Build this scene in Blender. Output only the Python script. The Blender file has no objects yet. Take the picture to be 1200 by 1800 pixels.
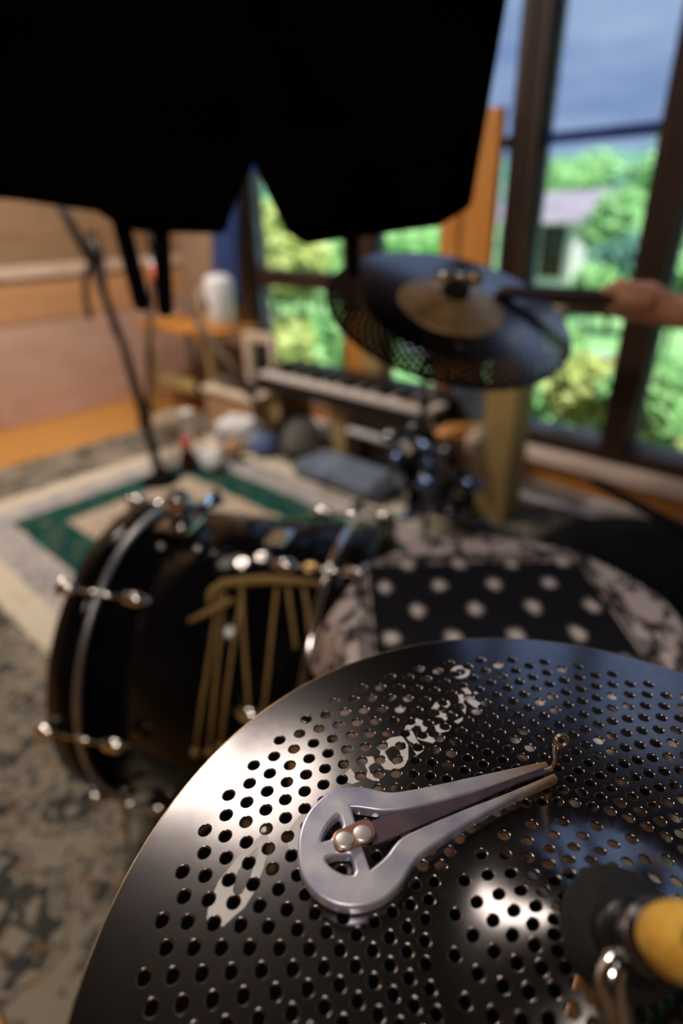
import bpy, bmesh, math, random
from mathutils import Vector, Matrix, noise
random.seed(7)
SC = bpy.context.scene
COL = SC.collection
PI = math.pi

# ------------------------------------------------------------------ camera
CAMH = 0.97
FPX = 1018.0
PITCH, ROLL = math.radians(27.5), math.radians(1.5)
CAM = Vector((0, 0, CAMH))
FW = Vector((0, math.cos(PITCH), -math.sin(PITCH)))
_r0 = Vector((1, 0, 0)); _u0 = _r0.cross(FW)
CR = _r0 * math.cos(ROLL) - _u0 * math.sin(ROLL)
CU = _r0 * math.sin(ROLL) + _u0 * math.cos(ROLL)
cam_d = bpy.data.cameras.new('camera'); cam_o = bpy.data.objects.new('camera', cam_d)
COL.objects.link(cam_o)
M = Matrix((CR, CU, -FW)).transposed().to_4x4(); M.translation = CAM
cam_o.matrix_world = M
cam_d.sensor_fit = 'VERTICAL'; cam_d.sensor_height = 36.0; cam_d.lens = 36.0 * FPX / 1800.0
cam_d.clip_start = 0.01; cam_d.clip_end = 400
cam_d.dof.use_dof = True; cam_d.dof.focus_distance = 0.238; cam_d.dof.aperture_fstop = 3.3
SC.camera = cam_o

def ray(x, y): return FW + CR * ((x - 600) / FPX) - CU * ((y - 900) / FPX)
def at(x, y, Z): return CAM + ray(x, y) * Z                      # point seen at a pixel, at a given depth
def atz(x, y, z):
    d = ray(x, y); return CAM + d * ((z - CAMH) / d.z)

# ------------------------------------------------------------------ room frame
RA = math.radians(-43.5)
K = Vector((-.92, 3.745, 0))
UX = Vector((math.cos(RA), math.sin(RA), 0)); VX = Vector((math.sin(RA), -math.cos(RA), 0))
def R3(u, v, z): return K + UX * u + VX * v + Vector((0, 0, z))
def on_v(x, y, v):
    d = ray(x, y); s = ((K + VX * v - CAM).dot(VX)) / d.dot(VX); return CAM + d * s

# ------------------------------------------------------------------ view, world, lights
vs = SC.view_settings
vs.view_transform = 'Standard'; vs.look = 'None'; vs.gamma = 1.0; vs.exposure = 0.0; vs.use_curve_mapping = False
try: SC.cycles.use_denoising = True
except Exception: pass
world = bpy.data.worlds.new('sky'); SC.world = world; world.use_nodes = True
nt = world.node_tree; nt.nodes.clear()
wo = nt.nodes.new('ShaderNodeOutputWorld'); bg = nt.nodes.new('ShaderNodeBackground')
tc = nt.nodes.new('ShaderNodeTexCoord'); mp = nt.nodes.new('ShaderNodeMapping'); mp.inputs['Scale'].default_value = (1.6, 1.6, 7)
nz = nt.nodes.new('ShaderNodeTexNoise'); nz.inputs['Scale'].default_value = 1.7; nz.inputs['Detail'].default_value = 5
cr = nt.nodes.new('ShaderNodeValToRGB')
cr.color_ramp.elements[0].position = .3; cr.color_ramp.elements[0].color = (.13, .21, .43, 1)
cr.color_ramp.elements[1].position = .72; cr.color_ramp.elements[1].color = (.43, .53, .74, 1)
nt.links.new(tc.outputs['Generated'], mp.inputs['Vector']); nt.links.new(mp.outputs['Vector'], nz.inputs['Vector'])
nt.links.new(nz.outputs['Fac'], cr.inputs['Fac']); nt.links.new(cr.outputs['Color'], bg.inputs['Color'])
bg.inputs['Strength'].default_value = 1.12
nt.links.new(bg.outputs['Background'], wo.inputs['Surface'])

def lamp(name, kind, loc, energy, color, **kw):
    d = bpy.data.lights.new(name, kind); d.energy = energy; d.color = color
    for k_, v_ in kw.items(): setattr(d, k_, v_)
    o = bpy.data.objects.new(name, d); COL.objects.link(o); o.location = loc
    return o
sun = lamp('sun', 'SUN', (0, 0, 6), 7.0, (1, .95, .85), angle=.02)
sun.rotation_euler = (UX * -.60 - VX * .05 + Vector((0, 0, -.78))).to_track_quat('-Z', 'Y').to_euler()   # along the window wall, never into the room
LAMP = Vector((-.62, 1.66, 2.20))

# ------------------------------------------------------------------ material helpers
def mat(name, col, rough=.5, metal=0.0, var=.15, scale=20.0, col2=None, bump=0.0, spec=None, coat=0.0, stretch=None, coord='Object', alpha=None):
    m = bpy.data.materials.new(name); m.use_nodes = True
    n = m.node_tree; p = n.nodes['Principled BSDF']
    p.inputs['Roughness'].default_value = rough; p.inputs['Metallic'].default_value = metal
    if spec is not None: p.inputs['Specular IOR Level'].default_value = spec
    if coat: p.inputs['Coat Weight'].default_value = coat; p.inputs['Coat Roughness'].default_value = .08
    t = n.nodes.new('ShaderNodeTexCoord'); mpn = n.nodes.new('ShaderNodeMapping')
    if stretch: mpn.inputs['Scale'].default_value = stretch
    z = n.nodes.new('ShaderNodeTexNoise'); z.inputs['Scale'].default_value = scale; z.inputs['Detail'].default_value = 4
    r = n.nodes.new('ShaderNodeValToRGB')
    c2 = col2 or tuple(c * (1 + var * 1.5) for c in col)
    c1 = col if col2 else tuple(c * (1 - var) for c in col)
    r.color_ramp.elements[0].position = .35; r.color_ramp.elements[0].color = (*c1, 1)
    r.color_ramp.elements[1].position = .68; r.color_ramp.elements[1].color = (*c2, 1)
    n.links.new(t.outputs[coord], mpn.inputs['Vector']); n.links.new(mpn.outputs['Vector'], z.inputs['Vector'])
    n.links.new(z.outputs['Fac'], r.inputs['Fac']); n.links.new(r.outputs['Color'], p.inputs['Base Color'])
    if bump:
        b = n.nodes.new('ShaderNodeBump'); b.inputs['Strength'].default_value = bump; b.inputs['Distance'].default_value = .002
        n.links.new(z.outputs['Fac'], b.inputs['Height']); n.links.new(b.outputs['Normal'], p.inputs['Normal'])
    return m

def glass_mat():
    m = bpy.data.materials.new('window_glass'); m.use_nodes = True; n = m.node_tree; n.nodes.clear()
    o = n.nodes.new('ShaderNodeOutputMaterial'); mx = n.nodes.new('ShaderNodeMixShader')
    tr = n.nodes.new('ShaderNodeBsdfTransparent'); gl = n.nodes.new('ShaderNodeBsdfGlossy'); fr = n.nodes.new('ShaderNodeFresnel')
    z = n.nodes.new('ShaderNodeTexNoise'); z.inputs['Scale'].default_value = 3
    r = n.nodes.new('ShaderNodeValToRGB'); r.color_ramp.elements[0].color = (.93, .96, .97, 1); r.color_ramp.elements[1].color = (.98, 1, 1, 1)
    gl.inputs['Roughness'].default_value = .02; fr.inputs['IOR'].default_value = 1.125
    n.links.new(z.outputs['Fac'], r.inputs['Fac']); n.links.new(r.outputs['Color'], tr.inputs['Color'])
    n.links.new(fr.outputs['Fac'], mx.inputs['Fac']); n.links.new(tr.outputs['BSDF'], mx.inputs[1]); n.links.new(gl.outputs['BSDF'], mx.inputs[2])
    n.links.new(mx.outputs['Shader'], o.inputs['Surface'])
    return m

MT = dict(
    black_cymbal=mat('black_cymbal', (.22, .21, .22), .19, 1.0, .06, 160),
    bronze=mat('bronze', (.56, .35, .17), .48, .65, .2, 60),
    edge_bronze=mat('edge_bronze', (.40, .30, .20), .4, 1, .3, 90),
    print_white=mat('print_white', (.62, .60, .60), .5, 0, .04, 90),
    chrome=mat('chrome', (.82, .80, .78), .12, 1, .04, 30),
    satin_grey=mat('satin_grey', (.42, .42, .45), .38, .9, .1, 30),
    dark_chrome=mat('dark_chrome', (.16, .17, .2), .18, 1, .1, 30),
    black_felt=mat('black_felt', (.008, .008, .008), .9, 0, .3, 300, bump=.4),
    yellow_felt=mat('yellow_felt', (.75, .40, .04), .9, 0, .25, 220, col2=(.85, .52, .10), bump=.6),
    gloss_black=mat('gloss_black', (.005, .005, .006), .10, 0, .2, 10, spec=.12),
    satin_black=mat('satin_black', (.008, .007, .007), .42, 0, .25, 18, spec=.3),
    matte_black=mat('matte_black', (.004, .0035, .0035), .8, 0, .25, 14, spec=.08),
    shell_black=mat('shell_black', (.0028, .0022, .002), 1.0, 0, .4, 6, spec=0.0),
    black_metal=mat('black_metal', (.03, .03, .035), .35, .7, .2, 20),
    clear_head=mat('drum_head', (.55, .56, .58), .4, 0, .1, 10),
    smoke_head=mat('smoke_head', (.02, .02, .022), .25, 0, .2, 10),
    badge=mat('badge_yellow', (.65, .42, .05), .35, .6, .3, 60, col2=(.75, .62, .3)),
    twine=mat('twine', (.34, .21, .065), .75, 0, .25, 160, col2=(.46, .31, .12), bump=.3),
    dark_wood=mat('dark_brown_wood', (.030, .014, .009), .5, 0, .3, 9, stretch=(6, 6, .8), spec=.3),
    orange_wood=mat('orange_wood', (.52, .20, .035), .45, 0, .25, 7, stretch=(9, 9, .8), col2=(.62, .28, .06)),
    pine=mat('floor_pine', (.44, .20, .042), .42, 0, .2, 5, stretch=(14, 1.2, 1), col2=(.54, .27, .07)),
    wall_wood=mat('wall_board_brown', (.25, .155, .085), .55, 0, .2, 6, stretch=(4, 1, 14), col2=(.32, .20, .115)),
    wall_orange=mat('wall_board_orange', (.52, .29, .14), .5, 0, .2, 6, stretch=(4, 1, 14), col2=(.60, .34, .17)),
    wall_pink=mat('wall_panel_rose', (.56, .37, .29), .5, 0, .12, 4, stretch=(3, 1, 3), col2=(.64, .44, .37)),  # pinkish window glare put into the panel colour
    pale_trim=mat('pale_trim', (.66, .52, .42), .5, 0, .1, 10),
    plaster=mat('plaster', (.30, .21, .14), .8, 0, .1, 8),
    ceiling=mat('ceiling_boards', (.035, .022, .015), .7, 0, .2, 5, stretch=(1, 10, 1)),
    olive_wood=mat('olive_wood', (.34, .24, .09), .55, 0, .18, 8, stretch=(7, 7, .7), col2=(.42, .31, .13)),
    cream=mat('cream_paint', (.66, .54, .42), .55, 0, .1, 12),
    white_plastic=mat('white_plastic', (.70, .72, .76), .4, 0, .06, 12),
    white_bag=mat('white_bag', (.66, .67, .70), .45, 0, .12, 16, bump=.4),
    tan=mat('tan_leather', (.46, .27, .14), .55, 0, .2, 20),
    red_cap=mat('red_plastic', (.62, .07, .04), .4, 0, .1, 20),
    brown_glass=mat('brown_glass', (.028, .006, .004), .15, 0, .2, 12),
    navy=mat('navy_cloth', (.02, .035, .11), .85, 0, .3, 14, col2=(.025, .07, .26), bump=.3),
    blue_bag=mat('blue_bag', (.10, .16, .36), .6, 0, .25, 12, bump=.3),
    grey_bag=mat('slate_case', (.13, .17, .24), .7, 0, .25, 16, bump=.3),
    key_white=mat('key_white', (.74, .68, .64), .35, 0, .04, 30),
    skin=mat('skin', (.74, .34, .20), .5, 0, .15, 35, col2=(.82, .44, .29)),
    leaf_a=mat('leaf_bright', (.17, .44, .14), .6, 0, .3, 3, col2=(.40, .66, .28)),
    leaf_b=mat('leaf_yellow', (.36, .44, .10), .6, 0, .3, 3, col2=(.52, .60, .22)),
    leaf_c=mat('leaf_bluegreen', (.09, .25, .19), .7, 0, .3, 1.2, col2=(.20, .42, .29)),
    bark=mat('bark', (.10, .07, .05), .9, 0, .3, 8),
    grass=mat('grass', (.22, .52, .16), .8, 0, .3, 1.3, col2=(.46, .70, .34)),
    gravel=mat('gravel', (.42, .45, .50), .9, 0, .2, 5),
    house_wall=mat('house_wall', (.55, .52, .56), .8, 0, .1, 2),
    roof=mat('roof_lilac', (.34, .30, .36), .8, 0, .15, 2),
    dark_pane=mat('dark_pane', (.03, .035, .05), .2, 0, .2, 4),
    blue_bar=mat('blue_bar', (.012, .05, .30), .5, 0, .15, 10),
    brass=mat('brass', (.72, .50, .20), .25, 1, .1, 20),
    drumstick=mat('dark_stick', (.035, .026, .03), .5, 0, .2, 18),
    frost=mat('lamp_glass', (.8, .75, .65), .4, 0, .05, 10),
    red_tape=mat('red_tape', (.55, .11, .04), .6, 0, .15, 30),
    sill=mat('sill_wood', (.82, .66, .58), .4, 0, .12, 6, stretch=(1, 8, 1)),
)
GLASS = glass_mat()

# ------------------------------------------------------------------ mesh helpers
def frame(a, b):
    d = (b - a).normalized(); h = Vector((0, 0, 1)) if abs(d.z) < .95 else Vector((1, 0, 0))
    x = d.cross(h).normalized(); return x, d.cross(x).normalized()
def tube(bm, pts, rad, seg=10, cap=True, closed=False):
    """round tube along points; rad a number or one per point"""
    pts = [Vector(p) for p in pts]; n = len(pts)
    rr = rad if isinstance(rad, (list, tuple)) else [rad] * n
    rings = []; x = None
    for i, p in enumerate(pts):
        if closed: d = pts[(i + 1) % n] - pts[i - 1]
        else: d = pts[min(i + 1, n - 1)] - pts[max(i - 1, 0)]
        d.normalize()
        if x is None: x, _ = frame(Vector((0, 0, 0)), d)
        x = (x - d * x.dot(d))
        if x.length < 1e-6: x, _ = frame(Vector((0, 0, 0)), d)
        x.normalize(); y = d.cross(x)
        rings.append([bm.verts.new(p + (x * math.cos(2 * PI * k / seg) + y * math.sin(2 * PI * k / seg)) * rr[i]) for k in range(seg)])
    for i in range(n if closed else n - 1):
        A, Bq = rings[i], rings[(i + 1) % n]
        for k in range(seg):
            bm.faces.new((A[k], A[(k + 1) % seg], Bq[(k + 1) % seg], Bq[k])).smooth = True
    if cap and not closed:
        bm.faces.new(rings[0][::-1]); bm.faces.new(rings[-1])
def box(bm, lo, hi, mtx=None, bev=0.0):
    lo = Vector(lo); hi = Vector(hi)
    g = bmesh.ops.create_cube(bm, size=1)
    vs_ = g['verts']
    for v in vs_:
        v.co = Vector(((lo.x + hi.x) / 2 + v.co.x * (hi.x - lo.x), (lo.y + hi.y) / 2 + v.co.y * (hi.y - lo.y), (lo.z + hi.z) / 2 + v.co.z * (hi.z - lo.z)))
    if bev:
        es = list({e for v in vs_ for e in v.link_edges})
        r_ = bmesh.ops.bevel(bm, geom=es, offset=bev, segments=2, affect='EDGES', profile=.5)
        vs_ = list({v for f in r_['faces'] for v in f.verts} | {v for v in vs_ if v.is_valid})
    if mtx is not None:
        for v in vs_: v.co = mtx @ v.co
    return vs_
def lathe(bm, prof, mtx=None, seg=40, smooth=True):
    """profile of (r, z) about local z"""
    rings = []
    for r_, z_ in prof:
        if r_ < 1e-6: rings.append([bm.verts.new((0, 0, z_))])
        else: rings.append([bm.verts.new((r_ * math.cos(2 * PI * k / seg), r_ * math.sin(2 * PI * k / seg), z_)) for k in range(seg)])
    for A, Bq in zip(rings, rings[1:]):
        for k in range(seg):
            a0, a1 = A[k % len(A)], A[(k + 1) % len(A)]; b0, b1 = Bq[k % len(Bq)], Bq[(k + 1) % len(Bq)]
            vv = []
            for q in (a0, a1, b1, b0):
                if q not in vv: vv.append(q)
            if len(vv) > 2: bm.faces.new(vv).smooth = smooth
    if mtx is not None:
        for ring in rings:
            for v in ring: v.co = mtx @ v.co
def blob(bm, c, rx, ry, rz, amp=.15, freq=3.0, sub=3, seed=0.0, flat=None):
    g = bmesh.ops.create_icosphere(bm, subdivisions=sub, radius=1)
    c = Vector(c)
    for v in g['verts']:
        k = 1 + amp * noise.noise(v.co * freq + Vector((seed, seed * 1.7, 0)))
        p = Vector((v.co.x * rx * k, v.co.y * ry * k, v.co.z * rz * k))
        if flat is not None and c.z + p.z < flat: p.z = flat - c.z
        v.co = c + p
    for f in bm.faces: f.smooth = True
def extr(bm, poly, z0, z1, fn=None):
    """prism of a 2-D polygon"""
    lo = [bm.verts.new((x, y, z0)) for x, y in poly]; hi = [bm.verts.new((x, y, z1)) for x, y in poly]
    n = len(poly)
    bm.faces.new(hi); bm.faces.new(lo[::-1])
    for i in range(n): bm.faces.new((lo[i], lo[(i + 1) % n], hi[(i + 1) % n], hi[i]))
def obj(name, bm, m, parent=None, mtx=None, recalc=True):
    if recalc: bmesh.ops.recalc_face_normals(bm, faces=bm.faces)
    me = bpy.data.meshes.new(name); bm.to_mesh(me); bm.free()
    if isinstance(m, str): m = MT[m]
    if isinstance(m, (list, tuple)):
        for q in m: me.materials.append(q)
    else: me.materials.append(m)
    o = bpy.data.objects.new(name, me); COL.objects.link(o)
    if mtx is not None: o.matrix_world = mtx
    if parent is not None: adopt(o, parent)
    return o
def adopt(o, parent):
    o.parent = parent; o.matrix_parent_inverse = WM[parent].inverted() if parent in WM else Matrix.Translation(-parent.location)
WM = {}
def thing(name, label, cat, loc, group=None):
    o = bpy.data.objects.new(name, None); COL.objects.link(o); o.location = loc; o.empty_display_size = .05
    WM[o] = Matrix.Translation(Vector(loc))
    return tag(o, label, cat, group)
def tag(o, label, cat, group=None, kind=None):
    if label: o['label'] = label
    if cat: o['category'] = cat
    if group: o['group'] = group
    if kind: o['kind'] = kind
    return o
def struct(name, bm, m, mtx=None, label=None):
    o = obj(name, bm, m, None, mtx); o['kind'] = 'structure'
    WM[o] = o.matrix_world.copy() if mtx is None else mtx.copy()
    if label: o['label'] = label
    return o
def nb(): return bmesh.new()
def ROT(z_axis, loc=(0, 0, 0), x_hint=None):
    z = Vector(z_axis).normalized()
    h = Vector(x_hint) if x_hint else (Vector((1, 0, 0)) if abs(z.x) < .9 else Vector((0, 1, 0)))
    x = (h - z * h.dot(z)).normalized(); y = z.cross(x)
    m = Matrix((x, y, z)).transposed().to_4x4(); m.translation = Vector(loc); return m
RM = Matrix.Rotation(RA, 4, 'Z'); RM.translation = K           # room frame: local (u, -v, z)
def rbox(bm, u0, u1, v0, v1, z0, z1, bev=0.0): return box(bm, (u0, -v1, z0), (u1, -v0, z1), None, bev)

# ================================================================== THE ROOM
RU, RV, RH = 5.4, 5.0, 2.55
bm = nb(); rbox(bm, -.15, RU + .15, -.15, RV + .15, -.12, -.012)
floor = struct('floor', bm, 'pine', RM)
# pine planks that show between rug, walls and window
def plank_mesh(L, W, T=.012):
    b = nb(); box(b, (0, -L, -T), (W, 0, 0), None, .0012)
    me = bpy.data.meshes.new('plank'); b.to_mesh(me); b.free(); me.materials.append(MT['pine']); return me
pl_short = plank_mesh(.898, .138)
def plank(u, v, me):
    o = bpy.data.objects.new('plank', me); COL.objects.link(o)
    o.matrix_world = RM @ Matrix.Translation((u, -v, random.uniform(-.0006, 0)))
    adopt(o, floor)
for i in range(5):
    for j in range(6): plank(i * .14, -.45 * (i % 2) + j * .9, pl_short)
for i in range(5, 38):
    for j in range(1): plank(i * .14, -.62 + .04 * (i % 3), pl_short)

# left wall: panel below, boards, pale rail, boards above
bm = nb(); rbox(bm, -.15, -.02, -.15, RV + .15, -.1, RH)
wall_l = struct('wall_left', bm, 'plaster', RM)
def wallpiece(name, m, z0, z1, v0, v1, t=.02, parent=wall_l):
    b = nb(); rbox(b, -.02, -.02 + t, v0, v1, z0, z1, .002)
    return obj(name, b, m, parent, RM)
for j in range(4): wallpiece('panel', 'wall_pink', .0, .50, j * 1.2 + .0, j * 1.2 + 1.196, .018)
for j in range(3):
    wallpiece('plank', 'wall_orange', .503, .605, j * 1.6, j * 1.6 + 1.597, .022)
    wallpiece('plank', 'wall_orange', .607, .708, j * 1.6 - .0, j * 1.6 + 1.597, .022)
wallpiece('rail', 'pale_trim', .71, .764, 0, 4.8, .035)
zz = .766
while zz < 2.5:
    wallpiece('plank', 'wall_wood', zz, min(zz + .118, RH), 0, 4.8, .020 + .002 * random.random()); zz += .12
# right, back walls and ceiling (out of frame, they close the room)
bm = nb(); rbox(bm, RU, RU + .15, -.15, RV + .15, -.1, RH); wall_r = struct('wall_right', bm, 'plaster', RM)
bm = nb(); rbox(bm, -.15, RU + .15, RV, RV + .15, -.1, RH); wall_b = struct('wall_back', bm, 'plaster', RM)
bm = nb(); rbox(bm, -.15, RU + .15, -.15, RV + .15, RH, RH + .1); ceil = struct('ceiling', bm, 'ceiling', RM)
# window wall: dark frame members around the openings
SILL, TOP = .18, 2.12
bm = nb()
rbox(bm, -.15, .62, -.15, 0, -.1, RH)
rbox(bm, .62, RU + .15, -.15, 0, -.1, .085)
rbox(bm, .62, RU + .15, -.15, 0, TOP + .05, RH)
rbox(bm, 4.9, RU + .15, -.15, 0, .085, TOP + .05)
wall_w = struct('wall_window', bm, 'plaster', RM)
b = nb(); rbox(b, .60, 4.92, -.02, .055, .085, .135, .006); obj('sill_board', b, 'sill', wall_w, RM)
b = nb(); rbox(b, 0, 5.2, 0, .022, -.0, .082, .003); s_ = struct('baseboard_window', b, 'orange_wood', RM)

def window(name, u0, u1, bar=True, extra=()):
    """one casement bay: dark frame, crossbar, upper bar, glass panes"""
    bm = nb(); rbox(bm, u0 - .05, u0, -.08, .012, .135, TOP + .05, .004); w = struct(name, bm, 'dark_wood', RM)
    for nm, a in (('jamb', (u1, u1 + .05, -.08, .012, .135, TOP + .05)), ('sill_rail', (u0, u1, -.08, .01, .135, SILL)), ('head_rail', (u0, u1, -.08, .01, TOP, TOP + .05)), ('crossbar', (u0, u1, -.07, .008, .632, .712))):
        b = nb(); rbox(b, *a, .004); obj(nm, b, 'dark_wood', w, RM)
    b = nb(); rbox(b, u0, u1, -.05, -.02, 1.145, 1.180, .003); obj('glazing_bar', b, 'blue_bar', w, RM)
    # slim bluish inner beads beside the glass
    for a in ((u0, u0 + .012, -.06, -.03, SILL, TOP), (u1 - .012, u1, -.06, -.03, SILL, TOP), (u0, u1, -.06, -.02, SILL, SILL + .035)):
        b = nb(); rbox(b, *a); obj('bead', b, 'grey_bag', w, RM)
    for z0, z1 in ((SILL + .03, .64), (.705, 1.155), (1.17, TOP)):
        b = nb(); rbox(b, u0, u1, -.046, -.042, z0, z1); obj('pane', b, GLASS, w, RM)
    return w
window('window_1', .68, 1.32); window('window_2', 1.50, 2.10); window('window_3', 2.205, 2.572)
window('window_4', 2.672, 3.10); window('window_5', 3.21, 4.0); window('window_6', 4.1, 4.85)
b = nb(); rbox(b, 1.37, 1.45, -.09, .0, .085, TOP + .05, .004); t_ = struct('trim_1', b, 'dark_wood', RM)

# ================================================================== ADDED LAMPS (out of frame, put in to light the room)
def pendant(P, label, watts, size, rs):
    lp = thing('pendant_lamp', label, 'lamp', P)
    b = nb(); lathe(b, [(.0, .12), (.03, .12), (.06, .09), (rs, .02), (rs + .01, 0), (rs, 0), (.055, .08), (0, .085)], Matrix.Translation(P), 32); obj('lamp_shade', b, 'frost', lp)
    b = nb(); tube(b, [P + Vector((0, 0, .12)), Vector((P.x, P.y, RH))], .004, 8); obj('cord', b, 'matte_black', lp)
    la = lamp('lamp_light', 'AREA', P - Vector((0, 0, .005)), watts, (1, .86, .74), shape='DISK', size=size)
    la.parent = lp; la.matrix_parent_inverse = Matrix.Translation(-P)
pendant(LAMP, 'wide white glass pendant lamp hanging beyond the black bass drum', 8.5, .60, .31)  # added, unseen: its reflection makes the warm glow on the cymbal
pendant(R3(.75, 1.35, 2.28), 'small white glass pendant lamp hanging near the boarded wall', 50, .36, .20)  # added, unseen: fill for the left wall and clutter
pendant(Vector((-.35, -.55, 2.3)), 'white glass pendant lamp hanging behind the lettered cymbal', 12, .30, .17)  # added, unseen: fill for harp and bandana

# ================================================================== RUG
RU0, RU1, RV0, RV1 = .567, 4.7, .21, 2.13
def rug_mat():
    m = bpy.data.materials.new('rug_pattern'); m.use_nodes = True; n = m.node_tree; p = n.nodes['Principled BSDF']
    p.inputs['Roughness'].default_value = .95; p.inputs['Specular IOR Level'].default_value = .1
    L = n.links.new
    def N(t, **kw):
        q = n.nodes.new(t)
        for a, v in kw.items(): setattr(q, a, v)
        return q
    def ma(op, a, b=None, clamp=False):
        q = N('ShaderNodeMath', operation=op, use_clamp=clamp)
        for i, x in enumerate((a, b)):
            if x is None: continue
            if isinstance(x, (int, float)): q.inputs[i].default_value = x
            else: L(x, q.inputs[i])
        return q.outputs[0]
    t = N('ShaderNodeTexCoord'); s = N('ShaderNodeSeparateXYZ'); L(t.outputs['Object'], s.inputs[0])
    x, y = s.outputs[0], s.outputs[1]                      # x = u, y = -v
    e = ma('MINIMUM', ma('MINIMUM', ma('SUBTRACT', x, RU0), ma('SUBTRACT', RU1, x)), ma('MINIMUM', ma('ADD', y, RV1), ma('SUBTRACT', -RV0, y)))
    wob = N('ShaderNodeTexNoise'); wob.inputs['Scale'].default_value = 14; L(t.outputs['Object'], wob.inputs['Vector'])
    e = ma('ADD', e, ma('MULTIPLY', ma('SUBTRACT', wob.outputs['Fac'], .5), .03))
    base = N('ShaderNodeValToRGB'); base.color_ramp.interpolation = 'CONSTANT'
    stops = [(0, (.27, .235, .185)), (.35, (.60, .54, .42)), (.44, (.44, .40, .38)), (.56, (.006, .050, .042)), (.70, (.46, .38, .28)), (.80, (.035, .09, .07)), (.90, (.05, .085, .07))]
    el = base.color_ramp.elements
    el[0].position = 0; el[0].color = (*stops[0][1], 1); el[1].position = stops[1][0]; el[1].color = (*stops[1][1], 1)
    for ps, c in stops[2:]:
        q = el.new(ps); q.color = (*c, 1)
    L(e, base.inputs['Fac'])
    # floral second colour
    fl = N('ShaderNodeValToRGB'); fl.color_ramp.interpolation = 'CONSTANT'
    st2 = [(0, (.045, .048, .045)), (.35, (.58, .52, .41)), (.44, (.26, .27, .29)), (.56, (.010, .075, .06)), (.70, (.38, .31, .25)), (.80, (.40, .34, .26)), (.90, (.46, .38, .28))]
    el = fl.color_ramp.elements
    el[0].position = 0; el[0].color = (*st2[0][1], 1); el[1].position = st2[1][0]; el[1].color = (*st2[1][1], 1)
    for ps, c in st2[2:]:
        q = el.new(ps); q.color = (*c, 1)
    L(e, fl.inputs['Fac'])
    vo = N('ShaderNodeTexVoronoi'); vo.inputs['Scale'].default_value = 11; vo.feature = 'SMOOTH_F1'
    wv = N('ShaderNodeTexNoise'); wv.inputs['Scale'].default_value = 38; wv.inputs['Detail'].default_value = 4
    L(t.outputs['Object'], vo.inputs['Vector']); L(t.outputs['Object'], wv.inputs['Vector'])
    k = ma('ADD', vo.outputs['Distance'], ma('MULTIPLY', ma('SUBTRACT', wv.outputs['Fac'], .5), .9))
    msk = N('ShaderNodeValToRGB'); msk.color_ramp.elements[0].position = .30; msk.color_ramp.elements[0].color = (1, 1, 1, 1); msk.color_ramp.elements[1].position = .36; msk.color_ramp.elements[1].color = (0, 0, 0, 1)
    for ps, vv in ((.10, 0), (.13, 1), (.44, 0), (.47, .8), (.53, .8), (.56, 0)):
        qq = msk.color_ramp.elements.new(ps); qq.color = (vv, vv, vv, 1)
    L(k, msk.inputs['Fac'])
    mx = N('ShaderNodeMix', data_type='RGBA'); L(msk.outputs['Color'], mx.inputs['Factor']); L(base.outputs['Color'], mx.inputs['A']); L(fl.outputs['Color'], mx.inputs['B'])
    # brown-orange flecks
    v2 = N('ShaderNodeTexNoise'); v2.inputs['Scale'].default_value = 30; L(t.outputs['Object'], v2.inputs['Vector'])
    m2 = N('ShaderNodeValToRGB'); m2.color_ramp.elements[0].position = .60; m2.color_ramp.elements[1].position = .66
    L(v2.outputs['Fac'], m2.inputs['Fac'])
    mx2 = N('ShaderNodeMix', data_type='RGBA'); L(ma('MULTIPLY', m2.outputs['Color'], .55), mx2.inputs['Factor']); L(mx.outputs['Result'], mx2.inputs['A']); mx2.inputs['B'].default_value = (.26, .15, .08, 1)
    L(mx2.outputs['Result'], p.inputs['Base Color'])
    bp = N('ShaderNodeBump'); bp.inputs['Strength'].default_value = .5; bp.inputs['Distance'].default_value = .003
    fz = N('ShaderNodeTexNoise'); fz.inputs['Scale'].default_value = 400; L(t.outputs['Object'], fz.inputs['Vector']); L(fz.outputs['Fac'], bp.inputs['Height']); L(bp.outputs['Normal'], p.inputs['Normal'])
    return m
bm = nb(); rbox(bm, RU0, RU1, RV0, RV1, .0005, .009, .003)
rug = obj('patterned_rug', bm, rug_mat(), None, RM)
tag(rug, 'large floral rug with grey, cream and dark green border bands on the pine floor', 'rug')

WM[rug] = RM.copy()
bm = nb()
for k in range(165):                                            # white strips along the window end, window light put into colour
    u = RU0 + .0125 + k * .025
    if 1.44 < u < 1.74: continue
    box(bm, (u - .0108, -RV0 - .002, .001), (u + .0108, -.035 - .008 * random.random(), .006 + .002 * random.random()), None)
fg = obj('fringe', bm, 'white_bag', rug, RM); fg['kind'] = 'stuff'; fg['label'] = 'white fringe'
# ================================================================== NEAR CYMBAL (perforated, black)
CC = Vector((.0783, .0940, 0)); CR_ = .1672; CZ = CAMH - .22; BOW = .012
def dome(r):
    z = BOW * (1 - (r / CR_) ** 2)
    if r < .052: z += .0125 * (.5 + .5 * math.cos(PI * r / .052))
    return z
def dslope(r): return (dome(r + 1e-4) - dome(max(r - 1e-4, 0))) / 2e-4
def dpt(r, a, dz=0.0): return Vector((CC.x + r * math.cos(a), CC.y + r * math.sin(a), CZ + dome(r) + dz))
def on_dome(x, y):
    z = CZ
    for _ in range(14):
        p = atz(x, y, z); r = math.hypot(p.x - CC.x, p.y - CC.y); z = CZ + dome(r)
    return p
RINGS = [.1456, .1409, .1362, .1314, .1267, .1220, .1172, .1124, .1075, .1025, .0975, .0926, .0877, .0828, .0777, .0723, .0669, .0614, .0557]
NH = 54; STEP = 2 * PI / NH; A0 = math.radians(158.9)
BR = [.0465, .0405, .0346, .0288, .0228, .0168]; NB = 24; BSTEP = 2 * PI / NB; AB0 = math.radians(86.5)
HOLES = []                                                   # (r, angle, hole radius)
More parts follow.
